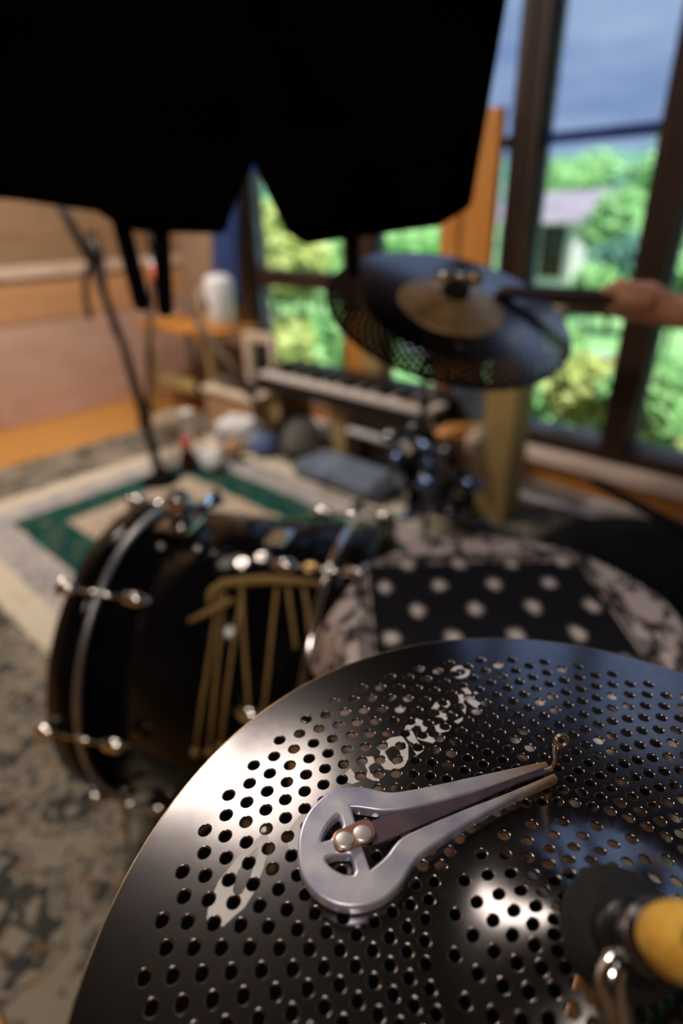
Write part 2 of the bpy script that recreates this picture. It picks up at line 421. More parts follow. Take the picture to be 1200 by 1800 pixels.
def hole_r(r): return .0025 - (.1456 - r) * .0000 - (.1456 - r) / .09 * .00055
bm = nb()
vcache = {}
def dv(r, a, dz=0.0, key=None):
    p = dpt(r, a, dz)
    k_ = (round(p.x, 5), round(p.y, 5), round(p.z, 5))
    if k_ not in vcache: vcache[k_] = bm.verts.new(p)
    return vcache[k_]
TH = .0011
def cell(rk, ak, rin, rout, da, hr, seg=20):
    """a rhombus of sheet with one hole: top face, chamfer, bore, bottom face"""
    corners = [(rout, ak), (rk, ak + da), (rin, ak), (rk, ak - da)]
    ring = {}
    ex = Vector((math.cos(ak), math.sin(ak), 0)); ey = Vector((-math.sin(ak), math.cos(ak), 0))
    c0 = Vector((CC.x + rk * ex.x, CC.y + rk * ex.y, 0))
    def hv(rad, k, dz):
        t_ = 2 * PI * k / seg
        p = c0 + ex * (rad * math.cos(t_)) + ey * (rad * math.sin(t_))
        r_ = math.hypot(p.x - CC.x, p.y - CC.y); p.z = CZ + dome(r_) + dz
        return bm.verts.new(p)
    top = [hv(hr + .00038, k, 0) for k in range(seg)]; ch = [hv(hr, k, -.00030) for k in range(seg)]; bo = [hv(hr, k, -TH) for k in range(seg)]
    q = seg // 4
    for lvl, ringv, dz in ((0, top, 0), (1, bo, -TH)):
        cv = [dv(r_, a_, dz) for r_, a_ in corners]
        for i in range(4):
            # fan between corner i and i+1, hole verts from i*q to (i+1)*q
            A = cv[i]; Bc = cv[(i + 1) % 4]
            hs = [ringv[(i * q + j) % seg] for j in range(q + 1)]
            half = q // 2
            fs = []
            for j in range(half): fs.append((A, hs[j + 1], hs[j]))
            fs.append((A, Bc, hs[half]))
            for j in range(half, q): fs.append((Bc, hs[j + 1], hs[j]))
            for f in fs:
                fc = bm.faces.new(f if lvl == 0 else f[::-1]); fc.smooth = True; fc.material_index = 0
    for k in range(seg):
        k2 = (k + 1) % seg
        bm.faces.new((top[k], top[k2], ch[k2], ch[k])).smooth = True
        bm.faces.new((ch[k], ch[k2], bo[k2], bo[k])).smooth = True
def lattice(rings, n, step, a0):
    for k, rk in enumerate(rings):
        rout = rings[k - 1] if k > 0 else rk + (rings[0] - rings[1])
        rin = rings[k + 1] if k + 1 < len(rings) else rk - (rings[-2] - rings[-1])
        for j in range(n):
            a = a0 + j * step + (step / 2 if k % 2 else 0)
            hr = hole_r(rk) if n == NH else .0020
            HOLES.append((rk, a, hr)); cell(rk, a, rin, rout, step / 2, hr)
    # zig-zag borders
    o = []; i_ = []
    rO = rings[0] + (rings[0] - rings[1]); rI = rings[-1] - (rings[-2] - rings[-1]); kl = len(rings) - 1
    for j in range(n):
        o.append((rO, a0 + j * step)); o.append((rings[0], a0 + (j + .5) * step))
        sh = step / 2 if kl % 2 else 0
        i_.append((rI, a0 + j * step + sh)); i_.append((rings[-1], a0 + j * step + sh + step / 2))
    return o, i_
o1, i1 = lattice(RINGS, NH, STEP, A0)
o2, i2 = lattice(BR, NB, BSTEP, AB0)
def ring_pts(r, m_, a0=0.0): return [(r, a0 + 2 * PI * j / m_) for j in range(m_)]
def bridge(outer, inner):
    """triangulate the band between two closed loops of (r, angle), both sides"""
    def norm(L): return sorted([(a % (2 * PI), r) for r, a in L])
    Oo, Ii = norm(outer), norm(inner)
    for dz, flip in ((0, False), (-TH, True)):
        i = j = 0; n_, m_ = len(Oo), len(Ii)
        # start with the inner vertex closest in angle
        j0 = min(range(m_), key=lambda q: abs(Ii[q][0] - Oo[0][0]))
        j = j0
        ov = [dv(r, a, dz) for a, r in Oo]; iv = [dv(r, a, dz) for a, r in Ii]
        io = jo = 0
        while io < n_ or jo < m_:
            ao = Oo[(io + 1) % n_][0] + (2 * PI if io + 1 >= n_ else 0)
            ai = Ii[(j0 + jo + 1) % m_][0] + (2 * PI if j0 + jo + 1 >= m_ else 0)
            if jo >= m_ or (io < n_ and ao <= ai):
                f = (ov[io % n_], ov[(io + 1) % n_], iv[(j0 + jo) % m_]); io += 1
            else:
                f = (ov[io % n_], iv[(j0 + jo + 1) % m_], iv[(j0 + jo) % m_]); jo += 1
            if len(set(f)) == 3:
                try: bm.faces.new(f[::-1] if flip else f).smooth = True
                except ValueError: pass
def quadring(r0, r1, m_, dzs=(0, -TH)):
    for dz in dzs:
        for j in range(m_):
            a, a2 = 2 * PI * j / m_, 2 * PI * (j + 1) / m_
            f = (dv(r1, a, dz), dv(r1, a2, dz), dv(r0, a2, dz), dv(r0, a, dz))
            bm.faces.new(f[::-1] if dz == 0 else f).smooth = True
bridge(ring_pts(.1525, 108), o1)
rs = [.1525, .156, .160, .164, .1666]
for a, b_ in zip(rs, rs[1:]): quadring(a, b_, 108)
bridge(i1, ring_pts(.0528, 72)) if False else None
bridge(i1, o2)
bridge(i2, ring_pts(.0085, 48))
for j in range(108):
    a, a2 = 2 * PI * j / 108, 2 * PI * (j + 1) / 108
    bm.faces.new((dv(.1666, a), dv(.1666, a2), dv(.1666, a2, -TH), dv(.1666, a, -TH))).smooth = True
cym = thing('cymbal', 'black perforated cymbal with white lettering under the jaw harp', 'cymbal', (CC.x, CC.y, CZ))
me_ = bpy.data.meshes.new('plate')
bmesh.ops.recalc_face_normals(bm, faces=bm.faces); bm.to_mesh(me_); bm.free()
me_.materials.append(MT['black_cymbal'])
plate = bpy.data.objects.new('plate', me_); COL.objects.link(plate); adopt(plate, cym)
# analytic normals on the sheet faces so that reflections run smoothly over it
nor = []
for poly in me_.polygons:
    flat = abs(poly.normal.z) > .84
    for li in poly.loop_indices:
        if flat:
            v = me_.vertices[me_.loops[li].vertex_index].co
            dx, dy = v.x - CC.x, v.y - CC.y; r = math.hypot(dx, dy) or 1e-6; s = dslope(r)
            q = Vector((-s * dx / r, -s * dy / r, 1)).normalized()
            nor.append(q if poly.normal.z > 0 else -q)
        else: nor.append(Vector((0, 0, 0)))
me_.normals_split_custom_set([tuple(q) for q in nor])
b = nb(); tube(b, [dpt(.1668, 2 * PI * j / 120, -.0006) for j in range(120)], .0007, 8, closed=True); obj('bronze_edge', b, 'edge_bronze', cym)
# white print: outlines in the plane, bored where the holes are, laid on the dome
def print_piece(name, polys, parent):
    for q in polys: print_one(name, [q], parent)
def print_one(name, polys, parent):
    bmp = nb(); hole_near = []
    for outer, inner in polys:
        P = [on_dome(*p) for p in outer]
        if inner:                                            # ring-shaped letter: strip between two loops of equal count
            Q = [on_dome(*p) for p in inner]; n_ = len(P)
            lo = [[bmp.verts.new((p.x, p.y, z)) for p in L] for L in (P, Q) for z in (0, .004)]
            for i in range(n_):
                j = (i + 1) % n_
                bmp.faces.new((lo[1][i], lo[1][j], lo[3][j], lo[3][i])); bmp.faces.new((lo[0][j], lo[0][i], lo[2][i], lo[2][j]))
                bmp.faces.new((lo[0][i], lo[0][j], lo[1][j], lo[1][i])); bmp.faces.new((lo[2][j], lo[2][i], lo[3][i], lo[3][j]))
        else: extr(bmp, [(p.x, p.y) for p in P], 0, .004)
        hole_near += P
    bmesh.ops.triangulate(bmp, faces=bmp.faces)
    o = obj(name, bmp, 'print_white')
    xs = [p.x for p in hole_near]; ys = [p.y for p in hole_near]
    cut = nb(); cnt = 0
    for r, a, hr in HOLES:
        x, y = CC.x + r * math.cos(a), CC.y + r * math.sin(a)
        if min(xs) - .005 < x < max(xs) + .005 and min(ys) - .005 < y < max(ys) + .005:
            bmesh.ops.create_cone(cut, cap_ends=True, segments=20, radius1=hr + .00036, radius2=hr + .00036, depth=.03, matrix=Matrix.Translation((x, y, 0))); cnt += 1
    if cnt:
        cme = bpy.data.meshes.new('cut'); cut.to_mesh(cme); co = bpy.data.objects.new('cut', cme); COL.objects.link(co)
        md = o.modifiers.new('b', 'BOOLEAN'); md.operation = 'DIFFERENCE'; md.solver = 'EXACT'; md.use_self = True; md.object = co
        dg = bpy.context.evaluated_depsgraph_get(); nm = bpy.data.meshes.new_from_object(o.evaluated_get(dg))
        o.modifiers.clear(); o.data = nm; bpy.data.objects.remove(co)
    cut.free()
    b2 = nb(); b2.from_mesh(o.data)
    for v in b2.verts:
        r = math.hypot(v.co.x - CC.x, v.co.y - CC.y); v.co.z = CZ + dome(r) + (.00016 if v.co.z > .002 else .00004)
    b2.to_mesh(o.data); b2.free()
    adopt(o, parent); return o
def zm(L, ox, oy, s): return [(ox + x / s, oy + y / s) for x, y in L]
def ell(cx, cy, rx, ry, n=24): return [(cx + rx * math.cos(2 * PI * k / n), cy + ry * math.sin(2 * PI * k / n)) for k in range(n)]
A_ = lambda L: zm(L, 600, 1160, 4.615)
print_piece('printed_dot', [(A_(ell(963, 100, 77, 51)), A_(ell(963, 99, 44, 27)))], cym)
print_piece('printed_letter', [(A_([(995, 203), (1050, 262), (1045, 305), (1127, 352), (1088, 395), (1020, 340), (1008, 300), (1000, 260), (960, 225)]), None), (A_([(945, 285), (985, 280), (1000, 315), (985, 350), (968, 378), (925, 392), (940, 350), (958, 335)]), None), (A_([(985, 345), (1010, 385), (1003, 440), (970, 400)]), None), (A_([(1072, 268), (1100, 243), (1115, 262), (1092, 282)]), None), (A_([(912, 502), (985, 465), (980, 492), (945, 518)]), None)], cym)
print_piece('printed_letter', [(A_([(720, 410), (760, 350), (825, 322), (870, 335), (882, 362), (858, 390), (800, 372), (778, 396), (800, 425), (850, 440), (885, 413), (905, 430), (840, 497), (815, 470), (735, 455)]), None), (A_([(755, 535), (820, 513), (888, 545), (870, 577), (795, 594), (765, 575)]), None)], cym)
print_piece('printed_letter', [(A_([(503, 592), (520, 540), (610, 476), (690, 508), (697, 548), (672, 600), (738, 634), (790, 606), (797, 630), (740, 677), (640, 652), (612, 636), (652, 578), (640, 538), (600, 530), (520, 600)]), None), (A_([(513, 604), (568, 572), (610, 648), (664, 738), (610, 777), (575, 715), (600, 690), (540, 652)]), None)], cym)
print_piece('printed_letter', [(A_([(318, 742), (285, 712), (400, 632), (490, 618), (540, 690), (542, 800), (510, 862), (440, 903), (350, 888), (298, 822)]), A_([(350, 745), (368, 728), (410, 700), (455, 706), (478, 755), (482, 805), (470, 838), (430, 852), (388, 815), (365, 775)]))], cym)
print_piece('printed_letter', [(A_([(128, 838), (190, 790), (250, 783), (278, 830), (240, 850), (218, 870), (235, 925), (300, 935), (308, 985), (250, 978), (200, 952), (212, 900), (188, 850)]), None), (A_([(20, 930), (70, 880), (110, 930), (150, 985), (90, 1010), (30, 990)]), None)], cym)
B_ = lambda L: zm(L, 200, 1400, 3.75)
print_piece('printed_letter', [(B_([(612, 810), (628, 700), (690, 560), (810, 410), (900, 325), (1010, 215), (1022, 330), (985, 480), (920, 640), (860, 735), (790, 795), (722, 858), (655, 850)]), B_([(790, 640), (785, 615), (790, 580), (815, 500), (870, 410), (950, 335), (955, 345), (945, 400), (900, 530), (868, 600), (845, 640), (822, 652), (800, 650)]))], cym)
print_piece('printed_letter', [(B_([(1135, 250), (1190, 170), (1260, 90), (1330, 60), (1350, 140), (1260, 290), (1205, 390), (1165, 412)]), None)], cym)
# stand below, felt and wing nut on top of the bell
cs = thing('cymbal_stand', 'black and chrome stand with yellow felt tip holding the black lettered cymbal', 'cymbal stand', (CC.x, CC.y, 0))
BT = Vector((CC.x, CC.y, CZ + dome(0)))
TIP = at(1212, 1655, .128)
ax = (TIP - BT).normalized()
b = nb(); lathe(b, [(0, -.002), (.0155, -.002), (.0165, .002), (.0165, .010), (.015, .0125), (0, .0125)], ROT((.12, -.1, 1), BT), 36); obj('felt_washer', b, 'black_felt', cs)
LN = (TIP - BT).length
b = nb(); tube(b, [BT - ax * .01, BT + ax * (LN + .012)], .0035, 12); obj('rod', b, 'black_metal', cs)
b = nb(); lathe(b, [(0, LN * .22), (.0095, LN * .22), (.0105, LN * .27), (.0105, LN * .40), (.0095, LN * .46), (0, LN * .46)], ROT(ax, BT), 32); wn = obj('wing_nut', b, 'black_metal', cs)
W_ = [at(1112, 1668, .152), at(1080, 1690, .150), at(1070, 1730, .148), at(1084, 1785, .146), at(1112, 1850, .145)]
b = nb(); tube(b, W_, [.0014, .0034, .0040, .0036, .0020], 12); obj('wing', b, 'chrome', wn)
b = nb(); tube(b, [BT + ax * LN * .70 + (frame(Vector(), ax)[0] * math.cos(2 * PI * k / 24) + frame(Vector(), ax)[1] * math.sin(2 * PI * k / 24)) * .0078 for k in range(24)], .0010, 8, closed=True); obj('ring', b, 'chrome', wn)
b = nb(); lathe(b, [(0, LN * .46), (.0085, LN * .46), (.0085, LN * .72), (0, LN * .72)], ROT(ax, BT), 28); obj('sleeve', b, 'black_metal', cs)
b = nb(); lathe(b, [(.0035, LN * .72), (.0066, LN * .73), (.0078, LN * .82), (.0080, LN * .95), (.0070, LN * 1.05), (.004, LN * 1.1), (0, LN * 1.11)], ROT(ax, BT), 28); obj('yellow_felt', b, 'yellow_felt', cs)
b = nb(); tube(b, [BT - Vector((0, 0, .012)), (CC.x, CC.y, .25)], .0065, 14); obj('pole', b, 'chrome', cs)
b = nb(); tube(b, [(CC.x, CC.y, .52), (CC.x, CC.y, .1)], .0125, 16); obj('lower_pole', b, 'black_metal', cs)
for k in range(3):
    a = 2 * PI * k / 3 + .4; e_ = Vector((CC.x + .24 * math.cos(a), CC.y + .24 * math.sin(a), .02))
    b = nb(); tube(b, [(CC.x, CC.y, .28), (CC.x + .13 * math.cos(a), CC.y + .13 * math.sin(a), .16), e_], .008, 10); lg = obj('leg', b, 'black_metal', cs)
    b = nb(); tube(b, [e_ - Vector((0, 0, .011)), e_ + Vector((0, 0, .012))], .012, 12); obj('rubber_foot', b, 'matte_black', lg)

# ================================================================== JAW HARP
HZ = CAMH - .2052; HT = .0052
J_ = lambda L: [(p.x, p.y) for p in (atz(480 + x / 2.2222, 1280 + y / 2.2222, HZ) for x, y in L)]
def spline_shape(name, loops, z_top, thick, bevel, m, parent, res=6, smooth_loops=()):
    cu = bpy.data.curves.new(name, 'CURVE'); cu.dimensions = '2D'; cu.fill_mode = 'BOTH'
    cu.extrude = thick / 2 - bevel; cu.bevel_depth = bevel; cu.bevel_resolution = 3; cu.offset = -bevel
    for L in loops:
        sp = cu.splines.new('POLY'); sp.points.add(len(L) - 1)
        for q, (x, y) in zip(sp.points, L): q.co = (x, y, 0, 1)
        sp.use_cyclic_u = True
    o = bpy.data.objects.new(name, cu); COL.objects.link(o); o.location.z = z_top - thick / 2
    dg = bpy.context.evaluated_depsgraph_get(); me = bpy.data.meshes.new_from_object(o.evaluated_get(dg))
    bpy.data.objects.remove(o)
    n_ = bpy.data.objects.new(name, me); COL.objects.link(n_); me.materials.clear(); me.materials.append(m)
    me.transform(Matrix.Translation((0, 0, z_top - thick / 2)))
    for p in me.polygons: p.use_smooth = True
    try: me.set_sharp_from_angle(angle=math.radians(40))
    except Exception: pass
    adopt(n_, parent); return n_
def chaikin(P, closed=True, it=2):
    for _ in range(it):
        Q = []
        n_ = len(P)
        for i in range(n_):
            a, b_ = Vector(P[i]), Vector(P[(i + 1) % n_])
            Q.append(tuple(a * .75 + b_ * .25)); Q.append(tuple(a * .25 + b_ * .75))
        P = Q
    return P
def round_open(P, keep):
    """Chaikin on runs of points, keeping the listed indices sharp"""
    out = []; n_ = len(P)
    ks = sorted(keep)
    for a, b_ in zip(ks, ks[1:] + [ks[0] + n_]):
        seg = [Vector(P[i % n_]) for i in range(a, b_ + 1)]
        for _ in range(3):
            q = [seg[0]]
            for i in range(len(seg) - 1):
                if i > 0: q.append(seg[i] * .75 + seg[i + 1] * .25)
                if i < len(seg) - 2: q.append(seg[i] * .25 + seg[i + 1] * .75)
                elif len(seg) == 2: pass
            q.append(seg[-1]); seg = q
        out += [tuple(v) for v in seg[:-1]]
    return out
def steel_mat():
    m = bpy.data.materials.new('tempered_steel'); m.use_nodes = True; n = m.node_tree; p = n.nodes['Principled BSDF']; L = n.links.new
    p.inputs['Metallic'].default_value = .55
    t = n.nodes.new('ShaderNodeTexCoord'); z = n.nodes.new('ShaderNodeTexNoise'); z.inputs['Scale'].default_value = 55; z.inputs['Detail'].default_value = 6
    r = n.nodes.new('ShaderNodeValToRGB'); r.color_ramp.elements[0].position = .32; r.color_ramp.elements[0].color = (.42, .43, .68, 1); r.color_ramp.elements[1].position = .66; r.color_ramp.elements[1].color = (.80, .79, .86, 1)
    L(t.outputs['Object'], z.inputs['Vector']); L(z.outputs['Fac'], r.inputs['Fac'])
    # brown heat tint towards the tips: distance along the harp axis (object coords are scene coords)
    a0 = atz(614, 1473, HZ); a1 = atz(972, 1352, HZ); d = (a1 - a0)
    vm = n.nodes.new('ShaderNodeVectorMath'); vm.operation = 'DOT_PRODUCT'; vm.inputs[1].default_value = tuple(d / d.length_squared); L(t.outputs['Object'], vm.inputs[0])
    ad = n.nodes.new('ShaderNodeMath'); ad.inputs[1].default_value = -a0.dot(d) / d.length_squared; L(vm.outputs['Value'], ad.inputs[0])
    rp = n.nodes.new('ShaderNodeValToRGB'); e = rp.color_ramp.elements
    e[0].position = .0; e[0].color = (0, 0, 0, 1); e[1].position = .98; e[1].color = (1, 1, 1, 1)
    q = e.new(.62); q.color = (.12, .12, .12, 1)
    L(ad.outputs[0], rp.inputs['Fac'])
    mx = n.nodes.new('ShaderNodeMix'); mx.data_type = 'RGBA'; L(rp.outputs['Color'], mx.inputs['Factor']); L(r.outputs['Color'], mx.inputs['A']); mx.inputs['B'].default_value = (.40, .23, .12, 1)
    L(mx.outputs['Result'], p.inputs['Base Color'])
    rr = n.nodes.new('ShaderNodeMapRange'); rr.inputs['To Min'].default_value = .24; rr.inputs['To Max'].default_value = .46; L(z.outputs['Fac'], rr.inputs['Value']); L(rr.outputs['Result'], p.inputs['Roughness'])
    fz = n.nodes.new('ShaderNodeTexNoise'); fz.inputs['Scale'].default_value = 900; L(t.outputs['Object'], fz.inputs['Vector'])
    bp = n.nodes.new('ShaderNodeBump'); bp.inputs['Strength'].default_value = .08; bp.inputs['Distance'].default_value = .0002; L(fz.outputs['Fac'], bp.inputs['Height']); L(bp.outputs['Normal'], p.inputs['Normal'])
    return m
STEEL = steel_mat()
hc = atz(640, 1480, HZ - HT)
harp = thing('jaw_harp', 'steel jaw harp with blue and brown heat tint lying on the black perforated cymbal', 'jaw harp', hc)
outl = [(1065, 125), (900, 160), (700, 205), (490, 248), (430, 246), (370, 230), (310, 221), (240, 233), (170, 280), (120, 345), (95, 425), (94, 510), (110, 572), (150, 632), (210, 676), (285, 699), (370, 692), (440, 662), (497, 610), (530, 550), (565, 500), (620, 460), (720, 395), (850, 315), (1000, 240), (1112, 190),
        (1098, 171), (1000, 214), (880, 264), (750, 312), (600, 375), (520, 412), (480, 440), (440, 500), (378, 550), (352, 470), (322, 372), (305, 306), (360, 312), (430, 324), (540, 312), (640, 286), (750, 257), (900, 213), (1000, 178), (1078, 146)]
keep = [0, 25, 26, 34, 35, 36, 37, 45]
fr_loop = round_open(J_(outl), keep)
h1 = chaikin(J_([(184, 442), (196, 405), (220, 362), (258, 328), (264, 355), (274, 384), (250, 396), (232, 412), (226, 430), (205, 436)]), it=1)
h2 = chaikin(J_([(200, 505), (228, 496), (246, 490), (275, 492), (302, 488), (312, 520), (322, 568), (285, 572), (240, 552), (214, 530)]), it=1)
spline_shape('frame', [fr_loop, h1, h2], HZ, HT, .0010, STEEL, harp)
reed_m = mat('reed_steel', (.15, .11, .17), .38, .85, .2, 90, col2=(.26, .18, .20))
spline_shape('reed', [J_([(372, 372), (420, 350), (560, 318), (760, 260), (940, 195), (1085, 144), (1094, 168), (960, 214), (780, 294), (560, 388), (420, 448), (390, 455)])], HZ + .0003, .0012, .0002, reed_m, harp)
tipA = atz(480 + 1090 / 2.2222, 1280 + 155 / 2.2222, HZ); 
b = nb()
base = tipA; up = at(976, 1302, (base - CAM).dot(FW) - .012)
pts = [base - (base - Vector((hc.x, hc.y, base.z))).normalized() * .004, base, base * .72 + up * .28 + Vector((.001, 0, 0)), base * .3 + up * .7, up]
cc_ = up + CR * .0024
for k in range(1, 12): 
    t_ = PI - k * 2 * PI / 10
    pts.append(cc_ + (CR * math.cos(t_) + CU * math.sin(t_)) * .0022)
tube(b, pts, .00085, 10); obj('reed_tip', b, 'edge_bronze', harp)
pc = [(232, 445), (240, 415), (275, 398), (350, 365), (378, 368), (398, 400), (400, 430), (380, 448), (300, 480), (265, 490), (240, 478)]
copper = mat('copper_plate', (.52, .24, .18), .34, .9, .15, 120, col2=(.62, .33, .27))
spline_shape('clamp_plate', [chaikin(J_(pc), it=2)], HZ + .0018, .0022, .0004, copper, harp)
for (x, y) in ((277, 433), (347, 408)):
    q = atz(480 + x / 2.2222, 1280 + y / 2.2222, HZ + .0026)
    b = nb(); lathe(b, [(0, .0001), (.0024, .00008), (.0031, -.0001), (.0034, -.0005), (.0034, -.0014), (0, -.0014)], Matrix.Translation(q), 28); obj('rivet', b, mat('rivet_silver', (.80, .74, .72), .36, .7, .06, 200), harp)

# ================================================================== BASS DRUM
DL = Vector((-.335, .832, .284)); DA = Vector((math.cos(-.27), math.sin(-.27), 0)); DLEN = .37; DR = .25
DT = Vector((0, 0, 1)); DF = DA.cross(DT).normalized()
if DF.y > 0: DF = -DF                                            # toward the camera
def dm(s, th, r): return DL + DA * s + (DT * math.cos(th) + DF * math.sin(th)) * r
def dhit(x, y, r):                                              # ray against the drum shell
    d = ray(x, y); o = CAM - DL
    dp = d - DA * d.dot(DA); op = o - DA * o.dot(DA)
    a, b_, c = dp.dot(dp), 2 * dp.dot(op), op.dot(op) - r * r
    q = b_ * b_ - 4 * a * c
    t_ = (-b_ - math.sqrt(q)) / (2 * a) if q >= 0 else -b_ / (2 * a)
    return CAM + d * t_
drum = thing('bass_drum', 'glossy black bass drum lying on its side with chrome lugs on the rug', 'drum', (DL.x + DA.x * .18, DL.y + DA.y * .18, 0))
DM = ROT(DA, DL, x_hint=(0, 0, 1))
b = nb(); lathe(b, [(DR - .012, 0), (DR - .006, 0), (DR - .006, DLEN), (DR - .012, DLEN)], DM, 72); obj('shell', b, 'gloss_black', drum)
for s0, sg in ((0, -1), (DLEN, 1)):
    b = nb(); lathe(b, [(DR - .012, s0 - .022 * sg), (DR + .004, s0 - .022 * sg), (DR + .006, s0 + .002), (DR + .004, s0 + .026 * sg), (DR - .010, s0 + .026 * sg), (DR - .012, s0 - .022 * sg)], DM, 72)
    hp = obj('hoop', b, 'gloss_black', drum)
    b = nb(); tube(b, [dm(s0 - .024 * sg, 2 * PI * k / 72, DR + .0015) for k in range(72)], .0062, 8, closed=True); obj('hoop_trim', b, 'chrome' if sg > 0 else 'satin_grey', hp)
    b = nb(); lathe(b, [(0, s0 + .004 * sg), (DR - .012, s0 + .004 * sg), (DR - .011, s0 - .004 * sg)], DM, 60); obj('head', b, 'smoke_head', drum)
    for k in range(8):
        th = 2 * PI * k / 8 + (.62 if sg < 0 else .30)
        lug = nb()
        tube(lug, [dm(s0 - .07 * sg, th, DR + .004), dm(s0 - .078 * sg, th, DR + .011), dm(s0 - .09 * sg, th, DR + .011), dm(s0 - .11 * sg, th, DR + .003)], [.008, .0105, .0105, .006], 10)
        lg = obj('lug', lug, 'chrome', drum)
        rd = nb(); tube(rd, [dm(s0 - .075 * sg, th, DR + .012), dm(s0 + .03 * sg, th, DR + .014)], .0032, 8); obj('tension_rod', rd, 'chrome', lg)
        cl = nb(); tube(cl, [dm(s0 + .004 * sg, th, DR + .013), dm(s0 + .03 * sg, th, DR + .014), dm(s0 + .036 * sg, th, DR - .004)], [.008, .010, .006], 10); obj('claw', cl, 'chrome', lg)
        tb = nb(); tube(tb, [dm(s0 + .028 * sg, th - .05, DR + .018), dm(s0 + .03 * sg, th + .05, DR + .018)], .0045, 8); obj('tee_handle', tb, 'chrome', lg)
# tom mount on the top of the shell
mt = nb(); box(mt, (-.03, -.028, -.004), (.03, .028, .012), ROT(DT, dm(.085, .02, DR - .004), DA), .003); mo = obj('tom_mount', mt, 'chrome', drum)
mt = nb(); lathe(mt, [(0, 0), (.021, 0), (.021, .045), (.016, .05), (.013, .05), (.013, .01), (0, .01)], ROT(DT, dm(.085, .0, DR + .006)), 28); obj('mount_socket', mt, 'chrome', mo)
mt = nb(); tube(mt, [dm(.11, 0, DR + .03), dm(.125, 0, DR + .034), dm(.15, -.06, DR + .05)], [.008, .008, .013], 10); obj('wing_bolt', mt, mat('blue_chrome', (.25, .45, .75), .2, 1, .2, 60), mo)
for (x, y) in ((283, 962), (347, 966)):
    q = dhit(x, y, DR - .002); mt = nb(); blob(mt, q, .007, .007, .006, 0, 1, 2); obj('bolt', mt, 'chrome', mo)
# badge, air vents
q = dhit(490, 945, DR - .005); n_ = (q - DL - DA * (q - DL).dot(DA)).normalized()
mt = nb(); box(mt, (-.017, -.024, 0), (.017, .024, .002), ROT(n_, q, DA), .0008); bd = obj('badge_plate', mt, 'chrome', drum)
mt = nb(); box(mt, (-.010, -.016, .002), (.010, .016, .0032), ROT(n_, q, DA), .0005); obj('badge', mt, 'badge', bd)
for (x, y) in ((425, 991), (460, 980), (545, 1000)):
    q = dhit(x, y, DR - .004); n_ = (q - DL - DA * (q - DL).dot(DA)).normalized()
    mt = nb(); lathe(mt, [(.004, .003), (.009, .004), (.0125, .002), (.0125, 0)], ROT(n_, q), 24); obj('air_vent', mt, 'chrome' if x < 500 else 'brass', drum)
for s_, sy in ((.06, 1), (.30, 1), (.06, -1), (.30, -1)):
    p0 = dm(s_, 1.9 * sy, DR - .002); p1 = Vector((p0.x + DF.x * .05 * sy, p0.y + DF.y * .05 * sy, .0155))
    mt = nb(); tube(mt, [p0, p1], .005, 8); obj('leg', mt, 'chrome', drum)

# beige twine rattle hung over the shell
q0 = dhit(470, 1022, DR + .004)
rat = thing('twine_rattle', 'beige cord with thin beaded strands hanging over the black bass drum', 'rattle', q0)
b = nb(); tube(b, [dhit(x, y, DR + .006) for x, y in ((366, 1062), (372, 1040), (392, 1026), (430, 1022), (470, 1019), (520, 1022), (565, 1026))], [.0035, .006, .007, .0075, .007, .006, .003], 10); obj('cord', b, 'twine', rat)
for L in ([(384, 1040), (372, 1130), (356, 1230), (343, 1322)], [(394, 1040), (386, 1130), (376, 1230), (368, 1322)], [(427, 1034), (412, 1120), (398, 1220), (388, 1312)], [(424, 1034), (428, 1110), (434, 1200), (440, 1285)], [(486, 1034), (478, 1110), (470, 1190), (462, 1258)], [(506, 1034), (512, 1080), (520, 1140)], [(534, 1034), (540, 1070), (545, 1130)]):
    P = [dhit(x, y, DR + .004) for x, y in L]
    b = nb(); tube(b, P, .0026, 8); st = obj('strand', b, 'twine', rat)
    if L[-1][1] > 1300:
        b = nb(); blob(b, P[-1], .006, .006, .006, .05, 2, 2); obj('bead', b, 'twine', st)
b = nb(); tube(b, [dhit(332, 1092, DR + .010), dhit(370, 1074, DR + .012), dhit(412, 1054, DR + .010)], [.0035, .005, .004], 8); obj('loop_end', b, 'twine', rat)

# ================================================================== SNARE DRUM UNDER A BANDANA
SN = Vector((.185, .525, .55)); SR = .178
sn = thing('snare_drum', 'dark snare drum on a folding stand under the paisley bandana', 'drum', (SN.x, SN.y, 0))
b = nb(); lathe(b, [(SR - .006, -.012), (SR - .006, -.13), (SR - .012, -.13), (SR - .012, -.012)], Matrix.Translation(SN), 56); obj('shell', b, 'black_metal', sn)
b = nb(); lathe(b, [(0, -.003), (SR - .004, -.003), (SR - .004, -.012)], Matrix.Translation(SN), 56); obj('batter_head', b, 'smoke_head', sn)
for z_ in (-.006, -.135):
    b = nb(); tube(b, [SN + Vector((SR * math.cos(2 * PI * k / 56), SR * math.sin(2 * PI * k / 56), z_)) for k in range(56)], .0045, 8, closed=True); obj('rim', b, 'chrome', sn)
for k in range(8):
    a = 2 * PI * k / 8 + .2; b = nb(); tube(b, [SN + Vector(((SR + .003) * math.cos(a), (SR + .003) * math.sin(a), z_)) for z_ in (-.05, -.055, -.085, -.09)], [.004, .008, .008, .004], 8); obj('lug', b, 'chrome', sn)
b = nb(); tube(b, [SN - Vector((0, 0, .14)), (SN.x, SN.y, .1)], .011, 12); obj('stand_pole', b, 'chrome', sn)
